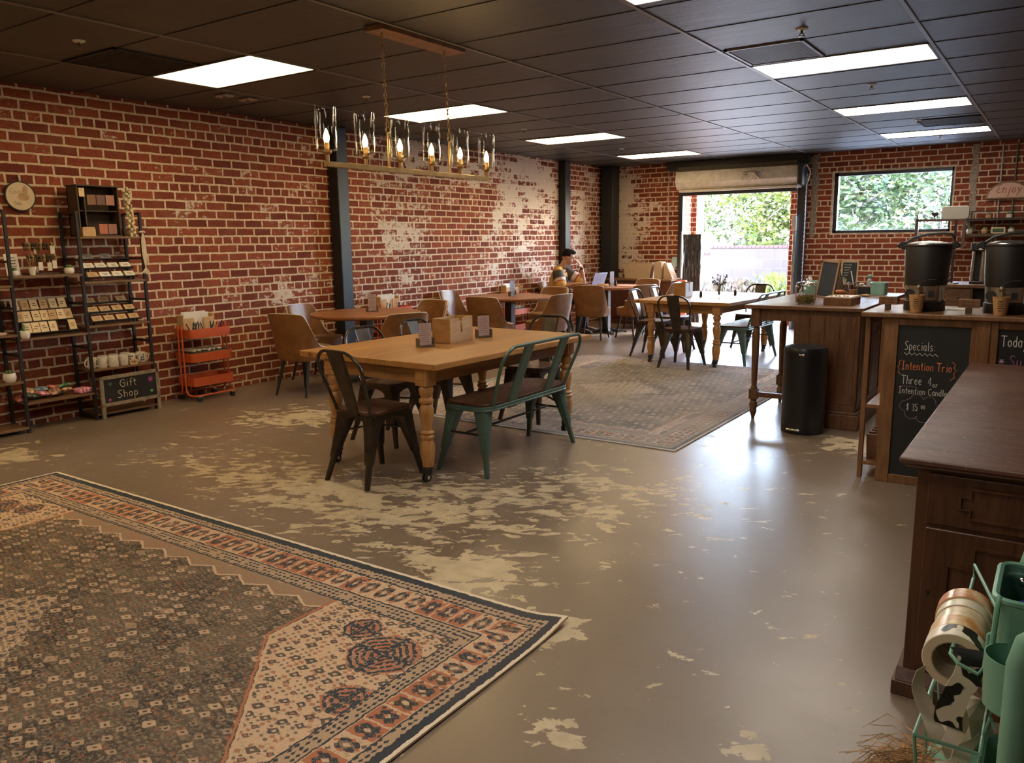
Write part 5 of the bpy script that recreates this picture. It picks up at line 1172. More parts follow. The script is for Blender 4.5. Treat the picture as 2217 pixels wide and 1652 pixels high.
t = thing('iced_coffee', 'clear plastic cup of iced coffee with a white straw on the island table', 'drink', (-1.515, 7.55, zI)); t.scale = (1.0, 1.0, 1.0); obj('cup', MB().lathe([(.030, 0), (.045, .115), (.047, .118), (.045, .120), (.043, .114), (.029, .003)], 26, caps=False), M_GLS, t)
obj('coffee', MB().lathe([(.0285, .002), (.0365, .062), (0, .062)], 24), flat('milky_coffee', (.46, .24, .09), .35), t); obj('lid', MB().lathe([(.049, .116), (.049, .126), (.040, .136), (.0, .140)], 26), thin_glass('cup_lid', (.85, .86, .9), .3), t); obj('straw', MB().cyl((0, .0, .10), (-.028, 0, .225), .005, seg=10), M_WHT, t)
t = thing('cookie', 'small tan biscuit lying on the island table right of the iced coffee', 'food', (-1.425, 7.60, zI)); obj('biscuit', MB().ball((0, 0, .011), (.045, .03, .011), 14, 6), flat('biscuit', (.55, .34, .17), .8), t); obj('crumb', MB().ball((.01, 0, .022), (.008, .006, .004), 6, 4), flat('biscuit', (.55, .34, .17), .8), t)
M_MINT = flat('mint_enamel', (.24, .44, .36), .4)
def mint_box(lab, x, y, w, d, h, open_=True):
    t = thing('mint_bin', lab, 'container', (x, y, zI), group='mint green containers at the far end of the island table'); obj('shell', MB().loft([[(a_*.94, b_*.94, 0) for a_, b_ in rrect(-w, w, -d, d, .02)], [(*q, h) for q in rrect(-w, w, -d, d, .02)], [(a_*.95, b_*.95, h) for a_, b_ in rrect(-w, w, -d, d, .02)], [(a_*.9, b_*.9, .01) for a_, b_ in rrect(-w, w, -d, d, .02)]]), M_MINT, t)
    obj('rim', MB().tube([(*q, h) for q in rrect(-w, w, -d, d, .02)], .004, 6, True), M_MINT, t); return t
mint_box('large mint green metal bin behind the glass jar on the island table', -1.90, 7.85, .11, .09, .115)
mint_box('small mint green metal bin at the far right end of the island table', -1.375, 7.95, .065, .09, .105)
t = thing('black_crate', 'black low crate with a wooden top between the mint containers', 'crate', (-1.52, 8.0, zI)); obj('crate_body', MB().bb(-.07, .07, -.08, .08, 0, .062), M_IRON, t, bevel=.004); obj('crate_top', MB().bb(-.075, .075, -.085, .085, .062, .072), M_CTR, t, bevel=.002)
t = thing('mint_bottle', 'mint green squeeze bottle standing on the black crate', 'bottle', (-1.475, 8.03, zI+.0725)); obj('body', MB().lathe([(.022, 0), (.024, .01), (.024, .05), (.012, .062), (.010, .07)], 16), flat('frosted_plastic', (.50, .52, .48), .4), t); obj('cap', MB().ball((0, 0, .085), (.021, .021, .020), 12, 8), M_MINT, t)
t = thing('paper_tissue', 'crumpled white and mint wrapper on the black crate', 'paper', (-1.535, 7.97, zI+.0725)); obj('wrapper', MB().ball((0, 0, .014), (.035, .04, .014), 9, 5), M_CRD, t); obj('sticker', MB().ball((.01, -.03, .018), (.01, .004, .006), 6, 4), M_MINT, t)
for (x, y, lb, m) in ((-1.96, 7.83, 'white container standing in the large mint bin', M_WHT), (-1.85, 7.87, 'pinkish bottle standing in the large mint bin', flat('pale_pink_plastic', (.52, .38, .36), .4))):
    t = thing('bottle', lb, 'bottle', (x, y, zI+.012), group='bottles in the large mint bin'); obj('body', MB().lathe([(.022, 0), (.022, .13), (.014, .14)], 14), m, t); obj('cap', MB().lathe([(.014, .14), (.014, .155), (0, .156)], 12), M_CRD, t)
t = thing('storage_box', 'low dark wooden box under the small framed chalkboard', 'box', (-1.66, 8.0, zI)); obj('box_body', MB().bb(-.055, .055, -.10, .10, 0, .078), M_DKW, t, bevel=.003); obj('lid', MB().bb(-.058, .058, -.103, .103, .0785, .0845), M_CTR, t, bevel=.002)
t = thing('framed_chalkboard', 'small pale-framed chalkboard with white writing, standing behind the iced coffee', 'sign', (-1.655, 8.02, zI+.085)); t.rotation_euler = (R(-8), 0, R(2))
b = MB().bb(-.075, -.062, -.008, .008, 0, .215).bb(.062, .075, -.008, .008, 0, .215).bb(-.075, .075, -.008, .008, .20, .215).bb(-.075, .075, -.008, .008, 0, .013); obj('frame', b, flat('pale_frame_wood', (.50, .38, .22), .6), t, bevel=.002); pp_ = obj('panel', MB().bb(-.063, .063, -.003, .004, .012, .202), M_CHALK, t)
b = MB()
for k in range(5): b.tube([(-.05+.0085*i, -.0045, .178-.024*k+.005*math.sin(i*2.3+k)) for i in range(int(9-k*.8))], .0022, 5)
obj('chalk_scribble', b, CH_W, pp_, smooth=False)
t = thing('paper_cup', 'small cream pot in front of the small framed chalkboard', 'pot', (-1.685, 7.93, zI+.085)); obj('pot_body', MB().lathe([(.025, 0), (.032, .05), (.029, .05), (.0, .02)], 16), flat('cream_pot', (.55, .48, .33), .5), t); obj('sprig', MB().ball((0, 0, .055), (.02, .02, .012), 8, 5), flat('succulent_green', (.14, .22, .08), .6, var=.3), t)

# ---------------------------------------------------------------- serving counter goods
zC = 1.0205
M_URN = flat('urn_black', (.016, .013, .011), .5, var=.05); M_SS = flat('brushed_steel', (.50, .48, .44), .25, .9)
def urn(lab, x, y):
    t = thing('drink_urn', lab, 'drink dispenser', (x, y, zC), 0, 'black drink urns on the counter')
    obj('foot', MB().lathe([(.108, 0), (.112, .006), (.110, .055), (.102, .062)], 40), M_URN, t)
    obj('clear_band', MB().lathe([(.100, .060), (.104, .064), (.110, .150)], 40, caps=False), M_SS, t)
    obj('tank', MB().lathe([(.110, .148), (.114, .152), (.126, .372), (.123, .380), (.110, .384)], 48), M_URN, t)
    obj('rim', MB().lathe([(.126, .374), (.131, .380), (.129, .388), (.118, .388)], 48, caps=False), M_URN, t)
    obj('lid', MB().lathe([(.118, .384), (.115, .392), (.07, .404), (0, .408)], 40), M_SS, t)
    for s in (-1, 1): obj('side_handle', MB().prism([(s*.118, .352), (s*.165, .372), (s*.170, .382), (s*.150, .400), (s*.135, .408), (s*.120, .392)], -.024, .024, 'y'), M_URN, t, bevel=.006)
    obj('bail_handle', MB().tube([(-.130, 0, .392), (-.085, 0, .425), (-.01, 0, .446), (.07, 0, .450), (.115, 0, .446), (.130, 0, .425), (.136, 0, .392)], .008, 8), M_URN, t)
    tp = obj('tap', MB().cyl((-.015, -.10, .13), (-.015, -.150, .13), .014, seg=14).cyl((-.015, -.145, .135), (-.015, -.150, .085), .010, .008, seg=12).ball((-.015, -.148, .142), (.016, .014, .016), 12, 8), flat('aged_tap', (.30, .24, .15), .35, .7), t)
    obj('tap_lever', MB().tube([(-.015, -.148, .15), (.0, -.150, .175), (.03, -.148, .186), (.07, -.145, .188)], .004, 6), M_URN, tp)
    g = obj('gauge', MB().cyl((-.068, -.085, .10), (-.070, -.094, .10), .028, seg=20), M_URN, t); obj('switch', MB().box((.045, -.100, .10), (.030, .012, .036)), M_IRON, t, bevel=.002)
    obj('side_post', MB().cyl((.088, -.062, .058), (.088, -.062, .15), .009, seg=10), M_SS, t); return t
u1 = urn('black insulated drink urn with arched handle, the left one, fully visible', -.672, 5.36)
u2 = dup(u1, (-.255, 5.34, zC), 0, 'black insulated drink urn with arched handle, cut off by the right edge of the photo')
def kcup(lab, x, y):
    t = thing('paper_cup', lab, 'cup', (x, y, zC), group='kraft paper cups in front of the urns'); obj('cup', MB().lathe([(.030, 0), (.031, .003), (.042, .096), (.044, .098), (.044, .102), (.041, .102), (.040, .096), (.029, .006), (0, .005)], 28), flat('kraft_cup', (.50, .28, .11), .6, var=.06), t); b = MB()
    for k, (s, n) in enumerate((('wash', 1), ('', 0))): pass
    for k in range(5):
        z = .078-.013*k; r = .030+.012*(z/.098)+.001; q = (.30, .38, .30, .42, .25)[k]
        b.tube([(r*math.sin(g), -r*math.cos(g), z+.0022*math.sin(g*38+k)) for g in [(-q+2*q*i/20) for i in range(21)]], .0014, 5)
    obj('handwriting', b, M_INK, t, smooth=False)
kcup('kraft paper cup with handwritten note in front of the left urn', -.688, 5.17); kcup('kraft paper cup with handwritten note in front of the right urn', -.268, 5.16)
def wsign(lab, x, y, w=.052):
    t = thing('label_block', lab, 'sign', (x, y, zC), -3, 'small wooden counter signs'); obj('stand', MB().bb(-.016, .016, -.012, .012, 0, .034), M_DKW, t, bevel=.002); obj('plaque', MB().bb(-w, w, -.008, .008, .032, .080), M_CTR, t, bevel=.003); b = MB()
    for k in range(2): b.tube([(-w*.75+w*1.5*i/16, -.0088, .064-.018*k+.0025*math.sin(i*2.6+k)) for i in range(17)], .0013, 5)
    obj('lettering', b, M_INK, t, smooth=False)
wsign('small wooden sign on a peg at the left end of the serving counter', -.857, 5.28); wsign('small wooden sign on a peg between the two urns', -.425, 5.22, .055)
one('paper_sheet', MB().bb(-.07, .07, -.06, .06, 0, .003).bb(-.05, .06, -.04, .05, .003, .006), M_CRD, 'loose white sheets lying on the serving counter between the two urns', 'papers', (-.505, 5.45, zC), 8)
# ---------------------------------------------------------------- back counter and wall goods
zB = .9655
t = thing('coffee_maker', 'chrome and black coffee maker on the back counter between the urns', 'coffee maker', (-.80+.08, 9.5, zB)); obj('body', MB().bb(-.07, .07, -.06, .12, 0, .03).bb(-.05, .05, .02, .11, .03, .36).bb(-.075, .075, -.08, .12, .33, .42), M_IRON, t, bevel=.01)
obj('chrome_column', MB().cyl((-.055, -.03, .03), (-.045, -.03, .33), .016, .014, 12).cyl((.04, -.03, .03), (.04, -.03, .33), .022, .02, 12), M_SS, t); obj('carafe_top', MB().ball((.02, -.07, .35), (.03, .02, .012), 10, 6), M_WHT, t)
t = thing('striped_straws', 'column of black and white striped straws beside the left urn', 'straws', (-.985, 9.42, zB)); b = MB(); b2 = MB()
for k in range(10): (b if k % 2 else b2).cyl((.004*math.sin(k), 0, .02+.022*k), (.004*math.sin(k), 0, .042+.022*k), .014, seg=10)
obj('white_stripe', b, M_WHT, t); obj('black_stripe', b2.cyl((0, 0, 0), (0, 0, .02), .02, seg=12), M_IRON, t)
t = thing('napkin_stack', 'small white napkins at the left front of the back counter', 'napkins', (-.955, 9.36, zB)); obj('stack', MB().bb(-.04, .04, -.04, .04, 0, .012), M_CRD, t); obj('clip', MB().bb(.015, .025, -.042, -.02, .012, .018), M_IRON, t)
# pipe shelf on the back wall
t = thing('pipe_shelf', 'brown pipe-framed wall shelf in front of the window corner', 'shelf', (0, 0, 0)); M_PIPEB = flat('brown_pipe', (.085, .045, .028), .45)
b = MB()
for x in (-1.80, -1.20): b.bb(x-.022, x+.022, 12.97, 13.01, 1.27, 1.70).bb(x-.012, x+.012, 12.99, 13.31, 1.27, 1.29)
b.bb(-1.80, -1.20, 12.97, 13.01, 1.655, 1.69).bb(-1.80, -1.786, 12.98, 13.0, 1.68, 1.80).bb(-1.80, -1.20, 12.985, 12.995, 1.79, 1.80); obj('frame', b, M_PIPEB, t, bevel=.003); obj('board', MB().bb(-1.85, -.85, 12.95, 13.31, 1.245, 1.27), M_CTR, t, bevel=.003)
t = thing('tablet_back', 'pale grey rounded rectangular screen back above the urns', 'screen', (-.972, 9.42, 0)); obj('housing', MB().prism(rrect(-.112, .140, 1.618, 1.752, .03), -.018, .018, 'y'), flat('warm_grey_plastic', (.50, .47, .40), .45, var=.03), t, bevel=.006); obj('stand', MB().bb(.018, .038, -.01, .01, zB, 1.62).bb(-.02, .09, -.07, .07, zB, zB+.012), M_IRON, t); t.name = 'monitor'
t = thing('heart_finial', 'small black heart-shaped ornament on top of the brown pipe shelf frame', 'ornament', (-1.58, 12.99, 1.686)); obj('heart', MB().ball((-.02, 0, .075), (.026, .012, .026), 12, 8).ball((.02, 0, .075), (.026, .012, .026), 12, 8).prism([(-.043, .066), (.043, .066), (0, .02)], -.009, .009, 'y'), M_IRON, t); obj('peg', MB().cyl((0, 0, 0), (0, 0, .03), .012, .006, 10), M_CRM, t)
t = thing('wall_shelf', 'long dark two-rail wall shelf with small pots below the Enjoy sign', 'shelf'); b = MB().bb(-1.20, .6, 13.05, 13.065, 1.775, 1.785).bb(-1.20, .6, 13.05, 13.065, 1.675, 1.685)
for x in (-1.15, -.30, .5): b.bb(x-.006, x+.006, 13.05, 13.31, 1.675, 1.683).bb(x-.006, x+.006, 13.28, 13.30, 1.45, 1.79)
obj('rail', b, M_IRON, t); obj('board', MB().bb(-1.20, .6, 13.06, 13.31, 1.655, 1.675), M_DKW, t); obj('board', MB().bb(-1.20, .6, 13.02, 13.31, 1.44, 1.475), M_DKW, t, bevel=.002)
pots = ((-.92, 1.6755, (.42, .20, .09), 'terracotta pot on the upper wall shelf, left of the pair'), (-.68, 1.6755, (.60, .54, .48), 'white pot on the upper wall shelf, under the Enjoy sign'),
        (-1.14, 1.4755, (.58, .48, .34), 'cream pot at the left end of the lower wall shelf'), (-.96, 1.4755, (.45, .26, .12), 'small tan pot on the lower wall shelf left of the tiny sign'), (-.64, 1.4755, (.62, .58, .52), 'white pot on the lower wall shelf right of the tiny sign'))
for (x, z, c, lb) in pots: cyl_pot(lb, (x, 13.14, z), .042, .062, flat('pot_%d' % int(c[0]*100), c, .5), succ, grp='small pots on the wall shelves')
t = thing('tiny_sign', 'tiny cream-framed dark green sign on the lower wall shelf', 'sign', (-.795, 13.10, 1.4755)); obj('frame', MB().prism(rrect(-.085, .085, .0, .085, .012), -.008, .008, 'y'), flat('cream_frame', (.58, .50, .30), .5), t); obj('panel', MB().bb(-.066, .066, -.011, -.008, .018, .067), flat('dark_green', (.03, .06, .03), .5), t)
obj('lettering', MB().tube([(-.045+.01*i, -.012, .042+.006*math.sin(i*2)) for i in range(10)], .002, 5), CH_G, t)
# Enjoy sign
t = thing('enjoy_sign', 'half-round pink sign with red script reading Enjoy, hanging on the back wall', 'sign', (-.72, 13.24, 1.945)); w = .275
obj('frame', MB().prism(arc(0, 0, w, 0, 180, 32, .245), -.012, .012, 'y'), M_CTR, t, bevel=.003); obj('panel', MB().prism(arc(0, .020, w-.028, 0, 180, 32, .198), -.017, -.011, 'y'), flat('blush_panel', (.58, .37, .28), .6, var=.04), t)
obj('script', text_mb('Enjoy', -.155, .082, .115, .0042, lambda u, v: (u, -.019, v), .22, .78), flat('red_script', (.42, .07, .035), .6), t)

# ---------------------------------------------------------------- green craft cart, right foreground
M_SEA = flat('sea_green_enamel', (.19, .40, .29), .34, .1, var=.05)
t = thing('craft_cart', 'sea green metal craft cart cut off by the lower right corner', 'cart')
def tray(z, h):
    b = MB(); o = rrect(-.045, .40, 1.42, 1.60, .025); b.loft([[((x-.17)*.96+.17, (y-1.51)*.95+1.51, z) for x, y in o], [(x, y, z+h) for x, y in o], [((x-.17)*.985+.17, (y-1.51)*.97+1.51, z+h) for x, y in o], [((x-.17)*.94+.17, (y-1.51)*.90+1.51, z+.006) for x, y in o]])
    tr = obj('tray', b, M_SEA, t, ang=30); obj('rim', MB().tube([(x, y, z+h) for x, y in o], .006, 6, True), M_SEA, tr); return tr
for z in (.755, .44, .12): tray(z, .13 if z > .7 else .11)
obj('cross_rail', MB().bb(-.012, .012, 1.325, 1.645, .08, .10).bb(.34, .36, 1.325, 1.645, .08, .10).bb(-.010, .010, 1.325, 1.43, .50, .515).bb(-.010, .010, 1.59, 1.645, .50, .515), M_SEA, t)
for (y, top_) in ((1.325, .885), (1.645, .925)):
    pts = [(0, y, .06), (0, y, .50), (-.001, y, top_-.055), (.006, y, top_-.020), (.026, y, top_-.002), (.06, y, top_+.004), (.30, y, top_+.004), (.345, y, top_-.018), (.352, y, top_-.06), (.35, y, .06)]
    obj('frame_tube', MB().tube(pts, .019, 14), M_SEA, t)
for x in (-.01, .35):
    for y in (1.325, 1.645): obj('caster', MB().cyl((x-.012, y, .03), (x+.012, y, .03), .03, seg=18).bb(x-.008, x+.008, y-.01, y+.01, .03, .075), M_BLEG, t)
obj('screw', MB().ball((-.010, 1.585, .862), (.010, .010, .010), 12, 8), M_CHR, t)
t2 = thing('hanging_cup', 'sea green rounded metal cup hooked on the side of the craft cart', 'cup', (-.004, 1.382, .728)); obj('cup', MB().lathe([(.040, 0), (.044, .004), (.047, .088), (.045, .088), (.042, .006), (0, .005)], 30), M_SEA, t2); obj('hook', MB().tube([(-.038, .030, .07), (-.036, .034, .145), (-.034, .042, .162), (-.032, .05, .150), (-.032, .052, .13)], .0042, 8), M_SEA, t2)
t3 = thing('wire_hook_rack', 'sea green bent wire hook on the craft cart carrying tape rolls', 'hook rack')
obj('wire', MB().tube([(-.040, 1.60, .80), (-.044, 1.64, .775), (-.10, 1.86, .775), (-.100, 1.86, .745), (-.100, 1.70, .742), (-.104, 1.49, .742), (-.090, 1.475, .735), (-.060, 1.475, .725), (-.052, 1.475, .74), (-.05, 1.475, .80), (-.036, 1.475, .812)], .0035, 8), M_SEA, t3)
def cow():
    a = Mat('cow_print'); v = a.noise(a.coord(), 19, 2, .4, 0); a.set('Base Color', a.mix(v.ss(.50, .515), (.84, .76, .60), (.015, .013, .012))).set('Roughness', .35); return a.m
M_COW = cow(); M_CORE = flat('roll_core', (.50, .42, .30), .7); M_RC = flat('cream_roll_edge', (.80, .66, .44), .5, var=.06)
def tape_print(nm, c1, c2):
    a = Mat(nm); v = a.noise(a.coord(), 12, 3); a.set('Base Color', a.mix(v.ss(.45, .56), c1, c2)).set('Roughness', .3); return a.m
TP = [M_COW, tape_print('bacon_print', (.78, .56, .30), (.58, .24, .08)), tape_print('cream_print', (.82, .70, .50), (.70, .52, .30)), tape_print('ivory_print', (.82, .74, .58), (.76, .66, .48)), tape_print('amber_print', (.60, .27, .10), (.78, .60, .38))]
Mr = Matrix.Rotation(R(90), 4, 'X'); y = 1.530
for k, (m, lb, w_, ro) in enumerate(zip(TP, ('roll of black and white cow-print tape, nearest on the wire hook', 'roll of orange-brown patterned tape just behind the cow-print roll', 'roll of cream patterned tape in the middle of the wire hook',
                                    'narrow ivory tape roll, second from the far end of the wire hook', 'amber and cream tape roll at the far end of the wire hook'), (.046, .046, .046, .032, .046), (.052, .051, .047, .049, .052))):
    tt = thing('tape_roll', lb, 'tape roll', (-.1205, y+w_/2, .7415-.0325), 0, 'tape rolls on the wire hook'); rr = ro; tt.location.x += .020
    obj('roll', MB().lathe([(.037, -w_/2), (rr-.001, -w_/2), (rr, -w_/2+.001), (rr, w_/2-.001), (rr-.001, w_/2), (.037, w_/2)], 48, M=Mr, caps=False), m, tt, ang=30)
    obj('side_face', MB().lathe([(.037, w_/2+.0004), (rr-.0015, w_/2+.0006)], 48, M=Mr, caps=False), M_RC, tt); obj('core', MB().lathe([(.0350, -w_/2), (.0372, -w_/2), (.0372, w_/2), (.0350, w_/2), (.0350, -w_/2)], 48, M=Mr, caps=False), M_CORE, tt); y += w_+.003
def ribbon(b, pts, w, tw, th=.0006):
    n = len(pts); L = []; Rr = []
    for i, p in enumerate(pts):
        g = tw[0]+(tw[1]-tw[0])*i/(n-1); d = Vector((math.cos(g), math.sin(g), .15*math.sin(i*.8)))*w/2; p = Vector(p); L.append(p-d); Rr.append(p+d)
    vs = [q for pr in zip(L, Rr) for q in pr]; vs2 = [q+Vector((th, -th, th)) for q in vs]; K = len(vs); fs = []
    for i in range(n-1): fs += [(2*i, 2*i+1, 2*i+3, 2*i+2), (K+2*i+1, K+2*i, K+2*i+2, K+2*i+3), (2*i, 2*i+2, K+2*i+2, K+2*i), (2*i+3, 2*i+1, K+2*i+1, K+2*i+3)]
    fs += [(1, 0, K, K+1), (K+2*n-2, 2*n-2, 2*n-1, K+2*n-1)]
    b.add(vs+vs2, fs)
def spl(P, n=6):
    P = [Vector(p) for p in P]; o = []
    for i in range(len(P)-1):
        p0, p1, p2, p3 = P[max(i-1, 0)], P[i], P[i+1], P[min(i+2, len(P)-1)]
        for k in range(n): u = k/n; o.append(.5*((2*p1)+(p2-p0)*u+(2*p0-5*p1+4*p2-p3)*u*u+(3*p1-p0-3*p2+p3)*u**3))
    o.append(P[-1]); return o
b = MB(); ribbon(b, spl([(-.085, 1.510, .748), (-.072, 1.500, .738), (-.078, 1.495, .700), (-.092, 1.495, .66), (-.100, 1.50, .62), (-.098, 1.50, .60)]), .044, (.25, .1)); one('loose_tape', b, M_COW, 'loose strip of cow-print tape dangling from the nearest roll', 'tape')
b = MB(); M_BCK = flat('tape_backing', (.76, .66, .52), .5, var=.08)
ribbon(b, spl([(-.150, 1.515, .69), (-.152, 1.51, .655), (-.135, 1.51, .615), (-.118, 1.50, .585), (-.108, 1.50, .56)]), .030, (1.2, .2)); ribbon(b, spl([(-.06, 1.50, .725), (-.058, 1.51, .705), (-.07, 1.52, .695)]), .04, (.4, .9))
ribbon(b, spl([(-.092, 1.505, .64), (-.085, 1.52, .60), (-.092, 1.50, .565), (-.085, 1.50, .545)]), .034, (.1, .8)); ribbon(b, spl([(-.04, 1.52, .60), (-.07, 1.50, .57), (-.078, 1.49, .545), (-.11, 1.47, .54)]), .036, (.9, .3)); one('loose_tape', b, M_BCK, 'tangle of pale tape backing strips falling into the wire basket', 'tape')
t4 = thing('wire_basket', 'sea green wire basket hooked low on the side of the craft cart', 'basket'); b = MB()
def wq(z, s): return [(-.045, 1.44, z), (-.045, 1.80, z), (-.135-s, 1.80, z), (-.145-s, 1.44, z)]
for z, s in ((.60, 0), (.50, -.012)): b.tube(wq(z, s), .0035, 6, True)
for q in (0, 1, 2, 3): b.tube([wq(.60, 0)[q], wq(.50, -.012)[q]], .003, 6)
for y in (1.53, 1.62, 1.71): b.tube([(-.045, y, .60), (-.045, y, .50), (-.13, y, .50), (-.14, y, .60)], .0022, 5)
b.tube([(-.045, 1.5, .60), (-.036, 1.5, .64), (-.03, 1.5, .62)], .003, 6); obj('wire', b, M_SEA, t4); obj('floor_plate', MB().bb(-.13, -.046, 1.45, 1.79, .498, .502), M_SEA, t4)
for k, (x, y, rz, lb) in enumerate(((-.09, 1.72, 20, 'folded brown paper bag at the back of the wire basket'), (-.075, 1.64, -25, 'crumpled tan paper in the middle of the wire basket'))):
    one('paper_bag', MB().loft([[(-.03, -.035, 0), (.03, -.03, .004), (.034, .03, 0), (-.026, .034, .002)], [(-.036, -.03, .055), (.02, -.04, .068), (.03, .026, .050), (-.02, .04, .062)], [(-.01, -.02, .088), (.012, -.03, .080), (.016, .01, .09), (-.006, .02, .084)]]), (flat('brown_bag', (.36, .24, .13), .8), M_BCK)[k], lb, 'paper', (x, y, .503), rz, smooth=False)
b = MB()
for k in range(420):
    x = -.125+random.gauss(0, .020); y = 1.455+random.gauss(0, .035); z = .50+random.random()*.045; g = random.uniform(2.3, 4.4); L = random.uniform(.05, .13)
    p = Vector((x, y, z)); q = p+Vector((math.cos(g)*L*.6, math.sin(g)*L*.8, -.012)); r_ = q+Vector((math.cos(g+.5)*L*.35, math.sin(g+.5)*L*.3, -random.random()*.09)); b.tube([p, q, r_], .0009, 3)
o = one('raffia', b, flat('raffia_straw', (.42, .25, .11), .6, var=.5, nscale=40), 'brown raffia fibres spilling from the low wire basket', 'raffia', smooth=False); o['kind'] = 'stuff'
tt = thing('scissors', 'blue-handled scissors lying in the top tray of the craft cart', 'scissors', (.01, 1.53, .778)); obj('grip', MB().tube([(.02*math.cos(g), .028*math.sin(g), .06) for g in [2*PI*i/12 for i in range(12)]], .007, 8, True).tube([(.035+.02*math.cos(g), .01+.028*math.sin(g), .06) for g in [2*PI*i/12 for i in range(12)]], .007, 8, True), flat('blue_plastic', (.02, .05, .30), .35), tt); obj('blade', MB().box((.017, -.06, .055), (.012, .11, .004)), M_SS, tt)
b = MB()
for k in range(7): b.ball((.03+.045*k, 1.48+.03*(k % 3), .80), (.035, .035, .03), 10, 6)
one('cloth_bundle', b, M_IRON, 'dark cloth bundle filling the top tray of the craft cart', 'cloth')
# ---------------------------------------------------------------- the seated man
def blob(name, cones, balls, mat, parent, vox=.009, sm=4, fac=.5):
    b = MB()
    for p0, r0_, p1, r1_ in cones:
        b.tube([p0, p1], [r0_, r1_], 16); b.ball(p0, r0_, 16, 10); b.ball(p1, r1_, 16, 10)
    for c, r, *M in balls: b.ball(c, r, 20, 14, M=M[0] if M else None)
    me = bpy.data.meshes.new(name); me.from_pydata([tuple(p) for p in b.v], [], b.f); o = bpy.data.objects.new(name, me); COL.objects.link(o)
    r = o.modifiers.new('Remesh', 'REMESH'); r.mode = 'VOXEL'; r.voxel_size = vox; s = o.modifiers.new('Smooth', 'SMOOTH'); s.iterations = sm; s.factor = fac
    bpy.context.view_layer.update(); dg = bpy.context.evaluated_depsgraph_get(); m2 = bpy.data.meshes.new_from_object(o.evaluated_get(dg)); o.modifiers.clear(); o.data = m2
    m2.materials.clear(); m2.materials.append(mat); m2.polygons.foreach_set('use_smooth', [True]*len(m2.polygons)); o.parent = parent; return o
M_SKIN = flat('skin', (.42, .20, .115), .5, var=.06, nscale=20); M_HAIR = flat('dark_hair', (.008, .006, .005), .7, var=.3, nscale=90, spec=.15, bump=.5); M_GOLD = flat('gold_jersey', (.50, .27, .055), .75, var=.12, nscale=16, bump=.2)
M_TRS = flat('black_trousers', (.012, .012, .014), .8); M_CHAR = flat('charcoal_panel', (.050, .042, .035), .75); M_CRS = flat('jersey_cream', (.58, .46, .36), .8); M_RDS = flat('jersey_red', (.34, .02, .02), .8)
man = thing('person', 'man in a gold jersey with dark shoulder panels, seated, head resting on one hand', 'person', (-6.63, 10.955, 0), 19)
HC = Vector((.185, .01, 1.195)); HM = Matrix.Translation(HC) @ Matrix.Rotation(R(10), 4, 'Z') @ Matrix.Rotation(R(20), 4, 'Y')
def hp(x, y, z): return tuple(HM @ Vector((x, y, z)))
def hb(x, y, z, a_, b_, c_): return ((x, y, z), (a_, b_, c_), HM)
SR, ER, WR = (.055, -.185, .985), (.13, -.275, .765), (.375, -.19, .785)
SL, EL, WL = (.055, .185, .985), (.40, .20, .785), (.375, .125, 1.035)
cones = [((0, -.07, .60), .125, (0, .07, .60), .125), ((.0, 0, .62), .13, (.045, 0, .82), .125), ((.045, -.06, .88), .115, (.045, .06, .88), .115), ((.05, -.13, .98), .055, (.05, .13, .98), .055), ((.065, 0, 1.0), .055, (.13, .0, 1.11), .052),
         (SR, .052, ER, .042), (ER, .040, WR, .027), (SL, .052, EL, .042), (EL, .040, WL, .027)]
for s in (-1, 1):   # legs under the table
    cones += [((.0, s*.09, .56), .088, (.40, s*.13, .545), .062), ((.40, s*.13, .545), .060, (.40+.02*s, s*.14, .10), .040), ((.40+.02*s, s*.14, .075), .036, (.55+.02*s, s*.15, .045), .030)]
balls = [hb(-.012, 0, .022, .098, .077, .098), hb(.022, 0, -.045, .070, .060, .070), hb(.052, 0, -.080, .034, .034, .026), hb(.090, 0, -.012, .016, .012, .026), hb(.100, 0, -.030, .014, .013, .011), hb(.082, 0, -.060, .016, .025, .011),
         hb(.078, 0, .028, .018, .052, .014), hb(-.01, -.077, -.012, .020, .009, .030), hb(-.01, .077, -.012, .020, .009, .030)]
# right hand flat on the keyboard side of the table
def hand(w, d, side, spread, curl, flat_n):
    w = Vector(w); d = Vector(d).normalized(); n = Vector(flat_n).normalized(); s = d.cross(n).normalized()*side; o = []
    palm = w+d*.055; o.append((tuple(w), .025, tuple(w+d*.03), .026))
    for i in range(4):
        o.append((tuple(w+d*.02+s*(.012*(i-1.5))), .013, tuple(w+d*.085+s*(.0185*(i-1.5))), .0115))
    L = (.068, .078, .074, .058)
    for i in range(4):
        b0 = w+d*.088+s*(.0185*(i-1.5)); d1 = (d+s*spread*(i-1.5)-n*curl*.5).normalized(); m1 = b0+d1*L[i]*.5; d2 = (d+s*spread*(i-1.5)-n*curl*1.5).normalized(); m2 = m1+d2*L[i]*.5
        o += [(tuple(b0), .0100, tuple(m1), .0088), (tuple(m1), .0088, tuple(m2), .0072)]
    t0 = w+d*.03-s*.022; t1 = t0+(d*.55-s*.75-n*.25).normalized()*.038; t2 = t1+(d*.9-s*.25-n*.3).normalized()*.030
    o += [(tuple(t0), .0135, tuple(t1), .011), (tuple(t1), .011, tuple(t2), .0085)]; return o
cones += hand(WR, (.95, .30, -.02), 1, .10, .35, (0, 0, 1)); cones += hand(WL, (-.45, -.40, .80), 1, .08, .30, (.85, 0, .5))
body = blob('body', cones, balls, M_SKIN, man, .0062, 3, .5)
hb_ = [((-.022, 0, .040), (.104, .084, .090), HM), ((.030, 0, .098), (.066, .058, .034), HM), ((.034, 0, .112), (.034, .042, .020), HM)]
hr = blob('hair', [], hb_, M_HAIR, man, .007, 2)
